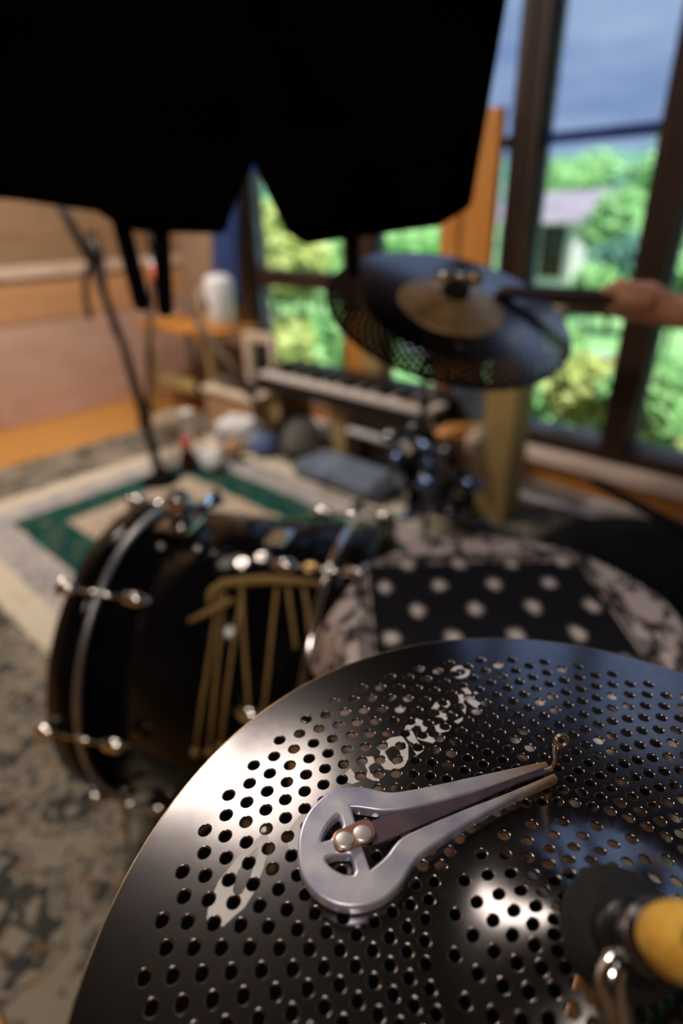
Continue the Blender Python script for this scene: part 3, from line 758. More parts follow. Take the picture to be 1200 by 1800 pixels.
for k in range(3):
    a = 2 * PI * k / 3 + .9
    b = nb(); tube(b, [SN + Vector((0, 0, -.19)), SN + Vector((.15 * math.cos(a), .15 * math.sin(a), -.15)), SN + Vector(((SR + .0) * math.cos(a), (SR + .0) * math.sin(a), -.146))], .006, 8); obj('basket_arm', b, 'chrome', sn)
    b = nb(); tube(b, [(SN.x, SN.y, .22), (SN.x + .24 * math.cos(a + .5), SN.y + .24 * math.sin(a + .5), .014)], .007, 8); obj('leg', b, 'chrome', sn)
def bandana_mat():
    m = bpy.data.materials.new('bandana_print'); m.use_nodes = True; n = m.node_tree; p = n.nodes['Principled BSDF']; L = n.links.new
    p.inputs['Roughness'].default_value = .9; p.inputs['Specular IOR Level'].default_value = .15
    def ma(op, a, b=None):
        q = n.nodes.new('ShaderNodeMath'); q.operation = op
        for i, x in enumerate((a, b)):
            if x is None: continue
            if isinstance(x, (int, float)): q.inputs[i].default_value = x
            else: L(x, q.inputs[i])
        return q.outputs[0]
    t = n.nodes.new('ShaderNodeUVMap'); t.uv_map = 'UVMap'; s = n.nodes.new('ShaderNodeSeparateXYZ'); L(t.outputs['UV'], s.inputs[0])
    x, y = s.outputs[0], s.outputs[1]                        # metres from the centre of the cloth
    e = ma('MAXIMUM', ma('ABSOLUTE', x), ma('ABSOLUTE', y))
    # pale spots in two staggered rows
    def spots(ox, oy):
        px = .068; py = .048
        fx = ma('SUBTRACT', ma('FRACT', ma('ADD', ma('DIVIDE', x, px), ox)), .5); fy = ma('SUBTRACT', ma('FRACT', ma('ADD', ma('DIVIDE', y, py * 1.5), oy)), .5)
        return ma('SQRT', ma('ADD', ma('POWER', ma('MULTIPLY', fx, px), 2), ma('POWER', ma('MULTIPLY', fy, py * 1.5), 2)))
    nz_ = n.nodes.new('ShaderNodeTexNoise'); nz_.inputs['Scale'].default_value = 90; L(t.outputs['UV'], nz_.inputs['Vector'])
    d = ma('ADD', ma('MINIMUM', spots(.25, .10), spots(.75, .60)), ma('MULTIPLY', ma('SUBTRACT', nz_.outputs['Fac'], .5), .008))
    sp = n.nodes.new('ShaderNodeValToRGB'); sp.color_ramp.elements[0].position = .0066; sp.color_ramp.elements[0].color = (.80, .72, .69, 1); sp.color_ramp.elements[1].position = .0086; sp.color_ramp.elements[1].color = (.010, .010, .014, 1); L(d, sp.inputs['Fac'])
    # paisley-like border
    vo = n.nodes.new('ShaderNodeTexVoronoi'); vo.inputs['Scale'].default_value = 26; vo.feature = 'DISTANCE_TO_EDGE'; L(t.outputs['UV'], vo.inputs['Vector'])
    wv = n.nodes.new('ShaderNodeTexNoise'); wv.inputs['Scale'].default_value = 70; wv.inputs['Detail'].default_value = 3; L(t.outputs['UV'], wv.inputs['Vector'])
    k = ma('ADD', vo.outputs['Distance'], ma('MULTIPLY', wv.outputs['Fac'], .55))
    bp = n.nodes.new('ShaderNodeValToRGB'); bp.color_ramp.elements[0].position = .29; bp.color_ramp.elements[0].color = (.06, .05, .05, 1); bp.color_ramp.elements[1].position = .38; bp.color_ramp.elements[1].color = (.68, .58, .57, 1); L(k, bp.inputs['Fac'])
    # inner line bands
    ln = n.nodes.new('ShaderNodeValToRGB'); ln.color_ramp.interpolation = 'CONSTANT'; el = ln.color_ramp.elements
    el[0].position = 0; el[0].color = (0, 0, 0, 1); el[1].position = .133; el[1].color = (.6, .6, .6, 1)
    for ps, v in ((.138, .15), (.142, .6), (.146, .15), (.150, .6), (.155, 1)):
        q = el.new(ps); q.color = (v, v, v, 1)
    L(e, ln.inputs['Fac'])
    mx = n.nodes.new('ShaderNodeMix'); mx.data_type = 'RGBA'; L(ln.outputs['Color'], mx.inputs['Factor']); L(sp.outputs['Color'], mx.inputs['A']); L(bp.outputs['Color'], mx.inputs['B'])
    L(mx.outputs['Result'], p.inputs['Base Color'])
    return m
bm = nb(); uvl = bm.loops.layers.uv.new('UVMap'); NG = 72; HS = .262; BC = Vector((.17, .458))
grid = {}
for i in range(NG + 1):
    for j in range(NG + 1):
        x = -HS + 2 * HS * i / NG; y = -HS + 2 * HS * j / NG
        wx, wy = BC.x + x, BC.y + (y * 1.35 if y > -.12 else -.162 + (y + .12) * .6)
        dx, dy = wx - SN.x, wy - SN.y; d = math.hypot(dx, dy); R_ = SR + .008
        z = SN.z + .003
        if d > R_:
            ex = d - R_; ang = math.atan2(dy, dx)
            rad = R_ + .012 * (1 - math.exp(-ex / .01)) + (.22 if dy > -.08 else .04) * ex + .012 * math.sin(ang * 11) * min(1, ex / .05)
            wx, wy = SN.x + dx / d * rad, SN.y + dy / d * rad
            z -= max(0, ex - .006) * .93 + .002
        z += .0015 * noise.noise(Vector((x * 18, y * 18, 1)))
        grid[i, j] = (bm.verts.new((wx, wy, z)), (x, y))
for i in range(NG):
    for j in range(NG):
        q = [grid[i, j], grid[i + 1, j], grid[i + 1, j + 1], grid[i, j + 1]]
        f = bm.faces.new([v for v, _ in q]); f.smooth = True
        for lp_, (_, u_) in zip(f.loops, q): lp_[uvl].uv = u_
ba = obj('bandana', bm, bandana_mat())
md = ba.modifiers.new('thickness', 'SOLIDIFY'); md.thickness = .0012; md.offset = 1
tag(ba, 'black bandana with pale dots and paisley border draped over the snare drum', 'bandana')

# black round drum seat behind the bandana, black stick lying on it
TS = atz(1150, 992, .45); 
th = thing('drum_stool', 'round black padded drum stool behind the bandana covered snare', 'stool', (TS.x, TS.y, 0))
b = nb(); lathe(b, [(0, 0), (.10, .002), (.175, -.004), (.195, -.022), (.20, -.045), (.195, -.075), (.18, -.085), (0, -.085)], Matrix.Translation(TS), 48); obj('seat', b, 'matte_black', th)
b = nb(); tube(b, [TS - Vector((0, 0, .085)), (TS.x, TS.y, .15)], .014, 12); obj('pole', b, 'black_metal', th)
for k in range(3):
    a = 2 * PI * k / 3; b = nb(); tube(b, [(TS.x, TS.y, .26), (TS.x + .22 * math.cos(a), TS.y + .22 * math.sin(a), .018)], .009, 10); obj('leg', b, 'black_metal', th)
s0 = atz(1040, 845, .465); s1 = atz(1215, 938, .462)
b = nb(); tube(b, [s0, s0 * .97 + s1 * .03, s1, s1 + (s1 - s0) * .2], [.006, .009, .0105, .0105], 12); o = obj('drum_stick', b, 'matte_black'); tag(o, 'slim black stick lying across the round black stool', 'stick')

# ================================================================== TWO BLACK TAPERED SHELLS HANGING ABOVE
def shell_from(px, Z0, Z1, depth, name, label, rods, hang):
    """tapered box shell: front outline from four pixels (tl, tr, br, bl), real thickness behind"""
    P = [at(*q) for q in px]
    nrm = (P[1] - P[3]).cross(P[0] - P[2]).normalized()
    if nrm.dot(FW) < 0: nrm = -nrm
    c = sum(P, Vector()) / len(P)
    t_ = thing(name, label, 'drum shell', (c.x, c.y, min(q.z for q in P)))
    bm = nb()
    F = [bm.verts.new(q) for q in P]; cb = [q * .82 + c * .18 + nrm * depth for q in P]; Bk = [bm.verts.new(q) for q in cb]
    n_ = len(P)
    bm.faces.new(F); bm.faces.new(Bk[::-1])
    for i in range(n_): bm.faces.new((F[i], F[(i + 1) % n_], Bk[(i + 1) % n_], Bk[i]))
    bmesh.ops.bevel(bm, geom=list(bm.edges), offset=.010, segments=3, affect='EDGES', profile=.5)
    obj('body', bm, 'shell_black', t_)
    for (a, b_, Z, r) in rods:
        bb = nb(); p0 = at(*a, Z); p1 = at(*b_, Z); d = (p1 - p0).normalized()
        tube(bb, [p0 - d * .06, p1 - d * r, p1 - d * r * .3, p1], [r, r, r * .8, r * .3], 14); obj('rod', bb, 'matte_black', t_)
    top = at(*hang); bb = nb(); tube(bb, [top, (top.x, top.y, RH)], .005, 8); obj('hanging_cord', bb, 'matte_black', t_)
    bb = nb(); tube(bb, [at(hang[0], hang[1] + 60, hang[2]), top, top + Vector((0, 0, .02))], [.012, .02, .006], 12); obj('hook_block', bb, 'matte_black', t_)
    return t_
ZL, ZR = .94, .80
shell_from([(-160, -70, ZL), (620, -70, ZL), (505, 150, ZL), (466, 205, ZL), (400, 396, ZL), (194, 390, ZL), (104, 328, ZL), (-160, 312, ZL)], 0, 0, .10, 'hanging_drum_shell', 'large black tapered drum shell with two hanging rods above the microphone stands',
           [((205, 360), (252, 545), 1.0, .0150), ((281, 360), (291, 556), .98, .0140)], (150, -40, .98))
shell_from([(400, -70, ZR), (908, -70, ZR), (832, 366, ZR), (700, 381, ZR), (502, 412, ZR), (428, 255, ZR)], 0, 0, .10, 'hanging_drum_shell', 'large black tapered drum shell with a single rod pointing at the bronze belled cymbal',
           [((617, 350), (621, 488), .86, .0100)], (680, -40, .84))

# ================================================================== SECOND CYMBAL (bronze bell), STAND, STICK, PERSON
C2 = Vector((.181, .968, .822)); N2 = Vector((.157, -.367, .917)).normalized(); R2 = .200
M2 = ROT(N2, C2)
def d2(r): return .014 * (1 - (r / R2) ** 2) + (.020 * (.5 + .5 * math.cos(PI * r / .085)) if r < .085 else 0)
c2 = thing('cymbal', 'black perforated cymbal with bare bronze bell in front of the keyboard', 'cymbal', C2)
bm = nb()
R2I = .066
def p2(r, a, dz=0): return M2 @ Vector((r * math.cos(a), r * math.sin(a), d2(r) + dz))
vcache2 = {}
def dv2(r, a, dz=0):
    p = p2(r, a, dz); k_ = (round(p.x, 5), round(p.y, 5), round(p.z, 5))
    if k_ not in vcache2: vcache2[k_] = bm.verts.new(p)
    return vcache2[k_]
n2 = 60; st2 = 2 * PI / n2; rg = [.188 - .0062 * k for k in range(8)]
def rot_idx(v, k): return v[k % len(v)]
for k, rk in enumerate(rg):
    ro = rk + .0062; ri = rk - .0062
    for j in range(n2):
        a = j * st2 + (st2 / 2 if k % 2 else 0); sg = 12; hr = .0023
        cv = [dv2(ro, a), dv2(rk, a + st2 / 2), dv2(ri, a), dv2(rk, a - st2 / 2)]
        ex = Vector((math.cos(a), math.sin(a), 0)); ey = Vector((-math.sin(a), math.cos(a), 0))
        hv = []
        for q in range(sg):
            t_ = 2 * PI * q / sg; p = ex * (rk + hr * math.cos(t_)) + ey * (hr * math.sin(t_)); r_ = math.hypot(p.x, p.y)
            hv.append(bm.verts.new(M2 @ Vector((p.x, p.y, d2(r_)))))
        qd = sg // 4
        for i in range(4):
            A, Bc = cv[i], cv[(i + 1) % 4]; hs = [hv[(i * qd + q) % sg] for q in range(qd + 1)]
            bm.faces.new((A, hs[1], hs[0])).smooth = True; bm.faces.new((A, Bc, hs[1])).smooth = True
            for q in range(1, qd): bm.faces.new((Bc, hs[q + 1], hs[q])).smooth = True
# rim and inner band (zig-zag joined by triangles)
def zig(rz, rf, phase_odd, rs_, up):
    for j in range(n2):
        a = j * st2 + (st2 / 2 if phase_odd else 0)
        tip_, l, r_ = dv2(rz, a), dv2(rf, a - st2 / 2), dv2(rf, a + st2 / 2)
        q0_, q1_ = dv2(rs_, a - st2 / 2), dv2(rs_, a + st2 / 2)
        for f in ((l, tip_, q0_), (tip_, q1_, q0_), (tip_, r_, q1_)):
            try: bm.faces.new(f).smooth = True
            except ValueError: pass
zig(rg[0] + .0062, rg[0], False, .1965, True); zig(rg[-1] - .0062, rg[-1], True, .133, False)
def band2(ra, rb, ph):
    for j in range(n2):
        a = j * st2 + ph; f = (dv2(ra, a), dv2(ra, a + st2), dv2(rb, a + st2), dv2(rb, a)); bm.faces.new(f).smooth = True
band2(.1965, .1995, st2 / 2); band2(.133, .12, 0); band2(.12, .105, 0); band2(.105, .092, 0); band2(.092, .085, 0)
me2 = bpy.data.meshes.new('plate'); bmesh.ops.recalc_face_normals(bm, faces=bm.faces); bm.to_mesh(me2); bm.free(); me2.materials.append(MT['black_cymbal'])
pl2 = bpy.data.objects.new('plate', me2); COL.objects.link(pl2); adopt(pl2, c2)
md = pl2.modifiers.new('thickness', 'SOLIDIFY'); md.thickness = .0014; md.offset = -1
md = pl2.modifiers.new('edges', 'EDGE_SPLIT'); md.split_angle = math.radians(35)
b = nb(); lathe(b, [(r, d2(r)) for r in (.0855, .080, .074, .066, .058, .050, .042, .034, .026, .018, .010)], M2, 56); bl = obj('bell', b, 'bronze', c2)
md = bl.modifiers.new('thickness', 'SOLIDIFY'); md.thickness = .0014; md.offset = -1
# small blurred script on the far cymbal
def on_c2(x, y):
    d = ray(x, y); s = (C2 + N2 * d2(.13) - CAM).dot(N2) / d.dot(N2); return CAM + d * s + N2 * .0012
for L, w in (([(803, 600), (806, 612)], 3), ([(812, 598), (832, 594), (858, 594), (882, 592)], 3.5), ([(893, 586), (904, 596), (897, 606)], 4), ([(908, 592), (918, 582)], 4)):
    b = nb(); pts = [on_c2(x, y) for x, y in L]
    for a_, b__ in zip(pts, pts[1:]):
        sd = (b__ - a_).cross(N2).normalized() * (w * .00052)
        v = [bm_ for bm_ in (a_ - sd, b__ - sd, b__ + sd, a_ + sd)]
        lo = [b.verts.new(q) for q in v]; hi = [b.verts.new(q + N2 * .0004) for q in v]
        b.faces.new(hi); b.faces.new(lo[::-1])
        for i in range(4): b.faces.new((lo[i], lo[(i + 1) % 4], hi[(i + 1) % 4], hi[i]))
    obj('printed_script', b, 'print_white', c2)
s2 = thing('cymbal_stand', 'black tripod stand with chrome wing nut under the bronze belled cymbal', 'cymbal stand', (.2, 1.45, 0))
bt2 = C2 + N2 * d2(0)
b = nb(); lathe(b, [(0, -.003), (.021, -.003), (.022, .004), (.020, .012), (0, .013)], ROT(N2, bt2), 32); obj('felt_washer', b, 'black_felt', s2)
b = nb(); tube(b, [bt2 - N2 * .06, bt2 + N2 * .05], .004, 10); obj('rod', b, 'black_metal', s2)
b = nb(); blob(b, bt2 + N2 * .026 - CR * .022, .017, .008, .010, 0, 1, 2); blob(b, bt2 + N2 * .026, .009, .009, .010, 0, 1, 2); obj('wing_nut', b, 'chrome', s2)
b = nb(); blob(b, bt2 + N2 * .022 + CR * .024, .015, .009, .010, 0, 1, 2); obj('brass_knob', b, 'brass', s2)
SB = Vector(fl_) if False else atz(735, 925, 0)
jt = C2 - N2 * .07
b = nb(); tube(b, [bt2 - N2 * .05, jt, jt + Vector((0, .05, -.03))], .009, 12); obj('tilter', b, 'black_metal', s2)
top2 = Vector((SB.x, SB.y, .60))
b = nb(); tube(b, [jt + Vector((0, .04, -.03)), top2 + Vector((0, 0, .04))], .008, 12); obj('boom_arm', b, 'black_metal', s2)
b = nb(); tube(b, [top2 + Vector((0, 0, .05)), (SB.x, SB.y, .06)], .012, 14); obj('pole', b, 'black_metal', s2)
for k in range(3):
    a = 2 * PI * k / 3 + .5; f_ = Vector((SB.x + .24 * math.cos(a), SB.y + .24 * math.sin(a), .022))
    b = nb(); tube(b, [(SB.x, SB.y, .30), f_], .010, 10); lg = obj('leg', b, 'dark_chrome', s2)
    b = nb(); tube(b, [(SB.x, SB.y, .13), Vector((SB.x, SB.y, .30)) * .45 + f_ * .55], .007, 8); obj('brace', b, 'dark_chrome', lg)
    b = nb(); blob(b, f_, .022, .022, .018, 0, 1, 2, flat=.0095); obj('rubber_foot', b, 'matte_black', lg)
for z_ in (.14, .30, .45):
    b = nb(); lathe(b, [(.012, -.02), (.02, -.018), (.02, .018), (.012, .02)], Matrix.Translation((SB.x, SB.y, z_)), 20); cl = obj('collar', b, 'dark_chrome', s2)
    b = nb(); tube(b, [(SB.x - .02, SB.y - .02, z_), (SB.x - .05, SB.y - .05, z_ + .004)], [.006, .012], 8); obj('wing_bolt', b, 'chrome', cl)

# person at the right: only a forearm and fist are in the frame
def capsule_chain(bm, pts, rad, seg=12):
    for (a, ra), (b_, rb) in zip(zip(pts, rad), list(zip(pts, rad))[1:]):
        a = Vector(a); b_ = Vector(b_); d = (b_ - a)
        if d.length < 1e-6: continue
        x, y = frame(a, b_); dn = d.normalized()
        A = [bm.verts.new(a + (x * math.cos(2 * PI * k / seg) + y * math.sin(2 * PI * k / seg)) * ra) for k in range(seg)]
        B2 = [bm.verts.new(b_ + (x * math.cos(2 * PI * k / seg) + y * math.sin(2 * PI * k / seg)) * rb) for k in range(seg)]
        for k in range(seg): bm.faces.new((A[k], A[(k + 1) % seg], B2[(k + 1) % seg], B2[k]))
        bm.faces.new(A[::-1]); bm.faces.new(B2)
    for p, r in zip(pts, rad): bmesh.ops.create_icosphere(bm, subdivisions=2, radius=r, matrix=Matrix.Translation(p))
HZd = .93
knk = at(1098, 528, HZd); wr = at(1180, 548, HZd - .01); elb = Vector((.80, .90, .80)); sho = Vector((.98, 1.02, 1.12))
bm = nb()
capsule_chain(bm, [knk, at(1135, 532, HZd), wr], [.030, .033, .024])
capsule_chain(bm, [wr, wr.lerp(elb, .45), elb, elb.lerp(sho, .5), sho], [.025, .034, .042, .046, .056])
stick_dir = (at(880, 515, .93) - at(1110, 530, .93)).normalized()
for k in range(4):                                              # fingers curl round the stick
    c0 = at(1080 + k * 15, 512 + k * 2, HZd); s_ = .85 + .1 * (k in (1, 2))
    capsule_chain(bm, [c0 - FW * .002, c0 - FW * .028 * s_ - CU * .004, c0 - FW * .034 * s_ - CU * .026 * s_, c0 - FW * .016 - CU * .036 * s_], [.0105, .0100, .0095, .0085], 10)
capsule_chain(bm, [at(1125, 515, HZd), at(1088, 500, HZd - .012), at(1066, 512, HZd - .02)], [.013, .0115, .0095], 10)
hip = Vector((1.02, 1.10, .80)); px_, py_ = 1.02, 1.10
capsule_chain(bm, [(px_, py_, .90), (px_, py_, 1.02), (px_ + .01, py_, 1.12)], [.13, .13, .11])
capsule_chain(bm, [sho, (px_ + .02, py_ + .02, 1.16), (px_ + .10, py_ + .18, 1.12)], [.06, .075, .06])
capsule_chain(bm, [(px_ + .10, py_ + .18, 1.12), (px_ + .12, py_ + .24, .92), (px_ + .02, py_ + .26, .74), (px_ - .03, py_ + .24, .68)], [.052, .042, .032, .03])
capsule_chain(bm, [(px_, py_, 1.16), (px_ - .01, py_, 1.27)], [.05, .048])
capsule_chain(bm, [(px_ - .02, py_ - .005, 1.30), (px_ - .012, py_, 1.385)], [.073, .088])
capsule_chain(bm, [(px_ - .10, py_ - .01, 1.335), (px_ - .115, py_ - .01, 1.315)], [.012, .014], 8)
for sy in (-.09, .09):
    capsule_chain(bm, [(px_, py_ + sy, .86), (px_ + .01, py_ + sy, .46), (px_ + .03, py_ + sy, .085)], [.088, .058, .042])
    capsule_chain(bm, [(px_ + .04, py_ + sy, .05), (px_ - .06, py_ + sy * 1.1, .045), (px_ - .13, py_ + sy * 1.15, .04)], [.040, .036, .028])
tmp = obj('person', bm, 'skin')
md = tmp.modifiers.new('r', 'REMESH'); md.mode = 'VOXEL'; md.voxel_size = .006; md.use_smooth_shade = True
ms = tmp.modifiers.new('s', 'SMOOTH'); ms.factor = .5; ms.iterations = 4
dg = bpy.context.evaluated_depsgraph_get(); pm = bpy.data.meshes.new_from_object(tmp.evaluated_get(dg)); tmp.modifiers.clear(); tmp.data = pm
pm.materials.clear(); pm.materials.append(MT['skin']); pm.materials.append(MT['matte_black'])
for p in pm.polygons:
    p.use_smooth = True; c = p.center
    if (c.x > .80 and c.z < 1.21) and not (c.y > 1.30 and c.z < .80): p.material_index = 1
tag(tmp, 'person in black clothes whose fist grips a dark stick over the bronze belled cymbal', 'person')
b = nb(); tube(b, [at(872, 512, .965), at(885, 513, .963), at(1045, 521, .93), at(1150, 533, .905)], [.006, .010, .012, .012], 12)
o = obj('mallet_stick', b, 'drumstick'); tag(o, 'thick dark stick held in a fist against the bronze belled cymbal', 'stick')

# ================================================================== KEYBOARD AND WOODEN STAND
KV, KZ = .45, .335
kb = thing('keyboard', 'black electronic keyboard with white keys in front of the window', 'keyboard', R3(1.66, .34, KZ - .07))
b = nb(); rbox(b, 1.19, 2.14, .20, .455, KZ - .07, KZ - .012, .006); rbox(b, 1.19, 2.14, .20, .325, KZ - .02, KZ + .02, .006); obj('case', b, 'satin_black', kb, RM)
nk = 36
wk = None
for k in range(nk):
    u = 1.205 + k * (.92 / nk)
    if wk is None:
        b = nb(); rbox(b, 0, .92 / nk - .0014, .33, .452, KZ - .014, KZ + .002, .001); o = obj('white_key', b, 'key_white', None); wk = o.data
    else: o = bpy.data.objects.new('white_key', wk); COL.objects.link(o)
    o.matrix_world = RM @ Matrix.Translation((u, 0, 0)); adopt(o, kb)
bk = None
for k in range(nk - 1):
    if k % 7 in (2, 6): continue
    u = 1.205 + (k + .72) * (.92 / nk)
    if bk is None:
        b = nb(); rbox(b, 0, .013, .328, .405, KZ + .0, KZ + .014, .002); o = obj('black_key', b, 'matte_black', None); bk = o.data
    else: o = bpy.data.objects.new('black_key', bk); COL.objects.link(o)
    o.matrix_world = RM @ Matrix.Translation((u, 0, 0)); adopt(o, kb)
# olive wooden bench under and around the keyboard
wb = thing('wooden_rack', 'olive wooden rack with square posts holding the keyboard', 'rack', R3(1.9, .34, 0))
for (u0, u1, v0, v1, zt, zb) in ((1.60, 1.70, .10, .20, .68, 0), (2.335, 2.45, .33, .44, .66, .0095)):
    b = nb(); rbox(b, u0, u1, v0, v1, zb, zt, .006); obj('post', b, 'olive_wood', wb, RM)
b = nb(); rbox(b, 1.22, 1.30, .22, .42, .0095, KZ - .07, .006); obj('leg_board', b, 'olive_wood', wb, RM)
b = nb(); rbox(b, 1.62, 1.70, .22, .42, .0095, KZ - .07, .006); obj('leg_board', b, 'olive_wood', wb, RM)
b = nb(); rbox(b, 1.60, 2.45, .16, .21, .62, .68, .005); obj('top_rail', b, 'olive_wood', wb, RM)
b = nb(); rbox(b, 1.20, 2.40, .23, .30, KZ - .10, KZ - .071, .004); obj('shelf_rail', b, 'olive_wood', wb, RM)
# things around the rack
q = on_v(700, 745, .50)
def lump(name, m, c, rx, ry, rz, label, cat, amp=.18, freq=2.2, seed=0.0, flat=.009, group=None, sub=4):
    b = nb(); blob(b, c, rx, ry, rz, amp, freq, sub, seed, flat); o = obj(name, b, m); return tag(o, label, cat, group)
# slate case on the rug in front of the keyboard
cmx = RM
b = nb(); box(b, (1.60, -.64, .0095), (2.05, -.45, .075), RM, .02); cs_ = thing('instrument_case', 'slate blue soft case lying on the rug before the keyboard', 'case', R3(1.82, .54, .009)); obj('body', b, 'grey_bag', cs_)
b = nb(); box(b, (1.64, -.62, .075), (2.01, -.47, .082), RM, .003); obj('lid_panel', b, 'grey_bag', cs_)
b = nb(); tube(b, [R3(1.76, .638, .04), R3(1.78, .67, .05), R3(1.88, .67, .05), R3(1.90, .638, .04)], .006, 8); obj('handle', b, 'matte_black', cs_)
# small drum with pale head standing on the rug left of the rack
fd_c = on_v(524, 765, .47)
fd = thing('frame_drum', 'small drum with pale head and black hoop standing left of the keyboard', 'drum', Vector((fd_c.x, fd_c.y, .009)))
FDN = (CAM - fd_c); FDN.z = 0.1; FDN = (FDN.normalized() + UX * .85).normalized(); fr_ = fd_c.z - .012
FM = ROT(FDN, fd_c, (0, 0, 1))
b = nb(); lathe(b, [(fr_ * .93, .02), (fr_, .022), (fr_, -.06), (fr_ * .93, -.06)], FM, 48); obj('hoop', b, 'matte_black', fd)
b = nb(); lathe(b, [(0, .018), (fr_ * .94, .018), (fr_ * .94, .012), (0, .012)], FM, 48); obj('head', b, 'clear_head', fd)
# open laptop-like dark board and pedals: black hardware cluster at the foot of the stand
pd = thing('drum_pedal', 'black drum pedal with bluish chrome plate beside the olive post', 'pedal', atz(795, 905, .009))
pb = atz(795, 905, .009)
PMx = Matrix.Rotation(.5, 4, 'Z'); PMx.translation = pb
b = nb(); box(b, (-.05, -.15, 0), (.05, .13, .012), PMx, .004); obj('base_plate', b, 'black_metal', pd)
b = nb(); box(b, (-.04, -.14, 0), (.04, .10, .012), PMx @ Matrix.Translation((0, 0, .045)) @ Matrix.Rotation(.22, 4, 'X'), .004); obj('footboard', b, 'dark_chrome', pd)
for s_ in (-.05, .05):
    b = nb(); tube(b, [PMx @ Vector((s_, .10, .01)), PMx @ Vector((s_, .11, .22))], .009, 10); obj('upright', b, 'black_metal', pd)
b = nb(); tube(b, [PMx @ Vector((-.055, .11, .21)), PMx @ Vector((.055, .11, .21))], .010, 10); obj('axle', b, 'chrome', pd)
b = nb(); tube(b, [PMx @ Vector((0, .11, .21)), PMx @ Vector((0, .17, .36))], .005, 8); obj('beater_rod', b, 'chrome', pd)
b = nb(); blob(b, PMx @ Vector((0, .175, .38)), .028, .028, .034, 0, 1, 2); obj('beater', b, 'clear_head', pd)
b = nb(); tube(b, [PMx @ Vector((0, .09, .06)), PMx @ Vector((0, .10, .20))], .007, 6); obj('chain', b, 'dark_chrome', pd)
hw_mats = ['dark_chrome', 'chrome', 'black_metal']
hp_ = [(735, 752, .30), (748, 785, .26), (790, 790, .24), (752, 818, .18), (800, 838, .16), (833, 852, .12), (765, 880, .08), (720, 905, .05), (800, 905, .05), (700, 800, .24), (690, 765, .28), (745, 850, .13)]
hb = thing('hardware_bundle', 'bundle of black and chrome clamps and tubes in front of the olive post', 'hardware', atz(760, 905, .009))
for i, (x, y, z) in enumerate(hp_):
    p = at(x, y, 1.86 - .02 * (i % 3)); 
    b = nb(); d_ = Vector((math.cos(i * 1.9), math.sin(i * 1.9) * .4, .35 * math.sin(i * 2.7))).normalized()
    tube(b, [p - d_ * .035, p - d_ * .02, p + d_ * .02, p + d_ * .035], [.008, .018, .018, .008], 10); obj('clamp', b, ['dark_chrome', mat('blue_steel', (.16, .26, .48), .22, 1, .2, 30)][i % 2], hb)  # blue light on the black hardware put into the steel colour
for (a, b_) in (((690, 765), (745, 905)), ((748, 752), (835, 860)), ((735, 752), (720, 905)), ((800, 838), (765, 905)), ((833, 852), (800, 910))):
    p = at(*a, 1.88); q = at(*b_, 1.86); q.z = max(q.z, .02)
    b = nb(); tube(b, [p, q], .013, 10); obj('tube', b, 'matte_black', hb)
bm = nb(); lathe(bm, [(0, .0), (.415, .0), (.42, .002), (.415, .004), (.0, .004)], Matrix.Translation((.02, .30, .0092)) @ Matrix.Diagonal((.87, 1.3, 1, 1)), 40); o = obj('floor_mat', bm, 'matte_black'); tag(o, 'oval black mat on the rug under the lettered cymbal stand', 'mat')  # black sheet added as floor shade seen through the cymbal holes
# dark laptop-like lid, orange toy and cup on the floor of the rack
pz = on_v(795, 755, .36)
lump('orange_toy', 'orange_wood', on_v(800, 762, .47), .065, .04, .03, 'small orange bundle resting beside the olive post', 'bundle', .3, 3, 2.0, None)
lump('pink_cloth', 'pale_trim', on_v(838, 780, .52), .035, .03, .045, 'crumpled pale pink cloth hanging by the olive post', 'cloth', .3, 3, 5.0, None)
lump('white_cup', 'cream', on_v(838, 810, .42), .022, .022, .026, 'little cream ball beside the foot of the olive post', 'ball', .03, 2, 1.0, None)
b = nb(); box(b, (-.085, -.012, -.10), (.085, .012, .10), Matrix.Translation(on_v(832, 715, .26)) @ Matrix.Rotation(RA, 4, 'Z') @ Matrix.Rotation(.25, 4, 'X'), .004); ld = thing('tablet_stand', 'dark tilted tablet with bluish screen behind the keyboard end', 'tablet', on_v(800, 745, .28)); obj('back', b, 'satin_black', ld)
b = nb(); box(b, (-.078, -.0135, -.09), (.078, -.012, .09), Matrix.Translation(on_v(832, 715, .26)) @ Matrix.Rotation(RA, 4, 'Z') @ Matrix.Rotation(.25, 4, 'X')); obj('screen', b, 'grey_bag', ld)
# white tray under the keyboard
tr_ = thing('white_tray', 'white shallow tray on short dark feet under the keyboard', 'tray', R3(1.85, .385, .009))
b = nb(); box(b, (1.72, -.435, .165), (2.02, -.335, .185), RM, .004); obj('tray', b, 'white_plastic', tr_)
for u in (1.75, 1.95):
    b = nb(); rbox(b, u, u + .03, .35, .42, .0095, .165, .003); obj('foot', b, 'dark_wood', tr_, RM)
# orange wooden boards standing before the window
ob = thing('wooden_shutter', 'orange brown wooden shutter of two boards standing before the window', 'shutter', R3(1.98, .05, .135))
for u0, u1 in ((1.865, 1.945), (1.958, 2.085)):
    b = nb(); rbox(b, u0, u1, .015, .05, .136, 1.26, .004); obj('board', b, 'orange_wood', ob, RM)
b = nb(); rbox(b, 1.945, 1.958, .02, .045, .136, 1.25); obj('seam_strip', b, 'dark_wood', ob, RM)
b = nb(); rbox(b, 1.47, 1.57, .06, .16, .0, .56, .004); obj_ = obj('orange_box', b, 'orange_wood', None, RM); tag(obj_, 'tall narrow orange box standing by the window sill', 'box')

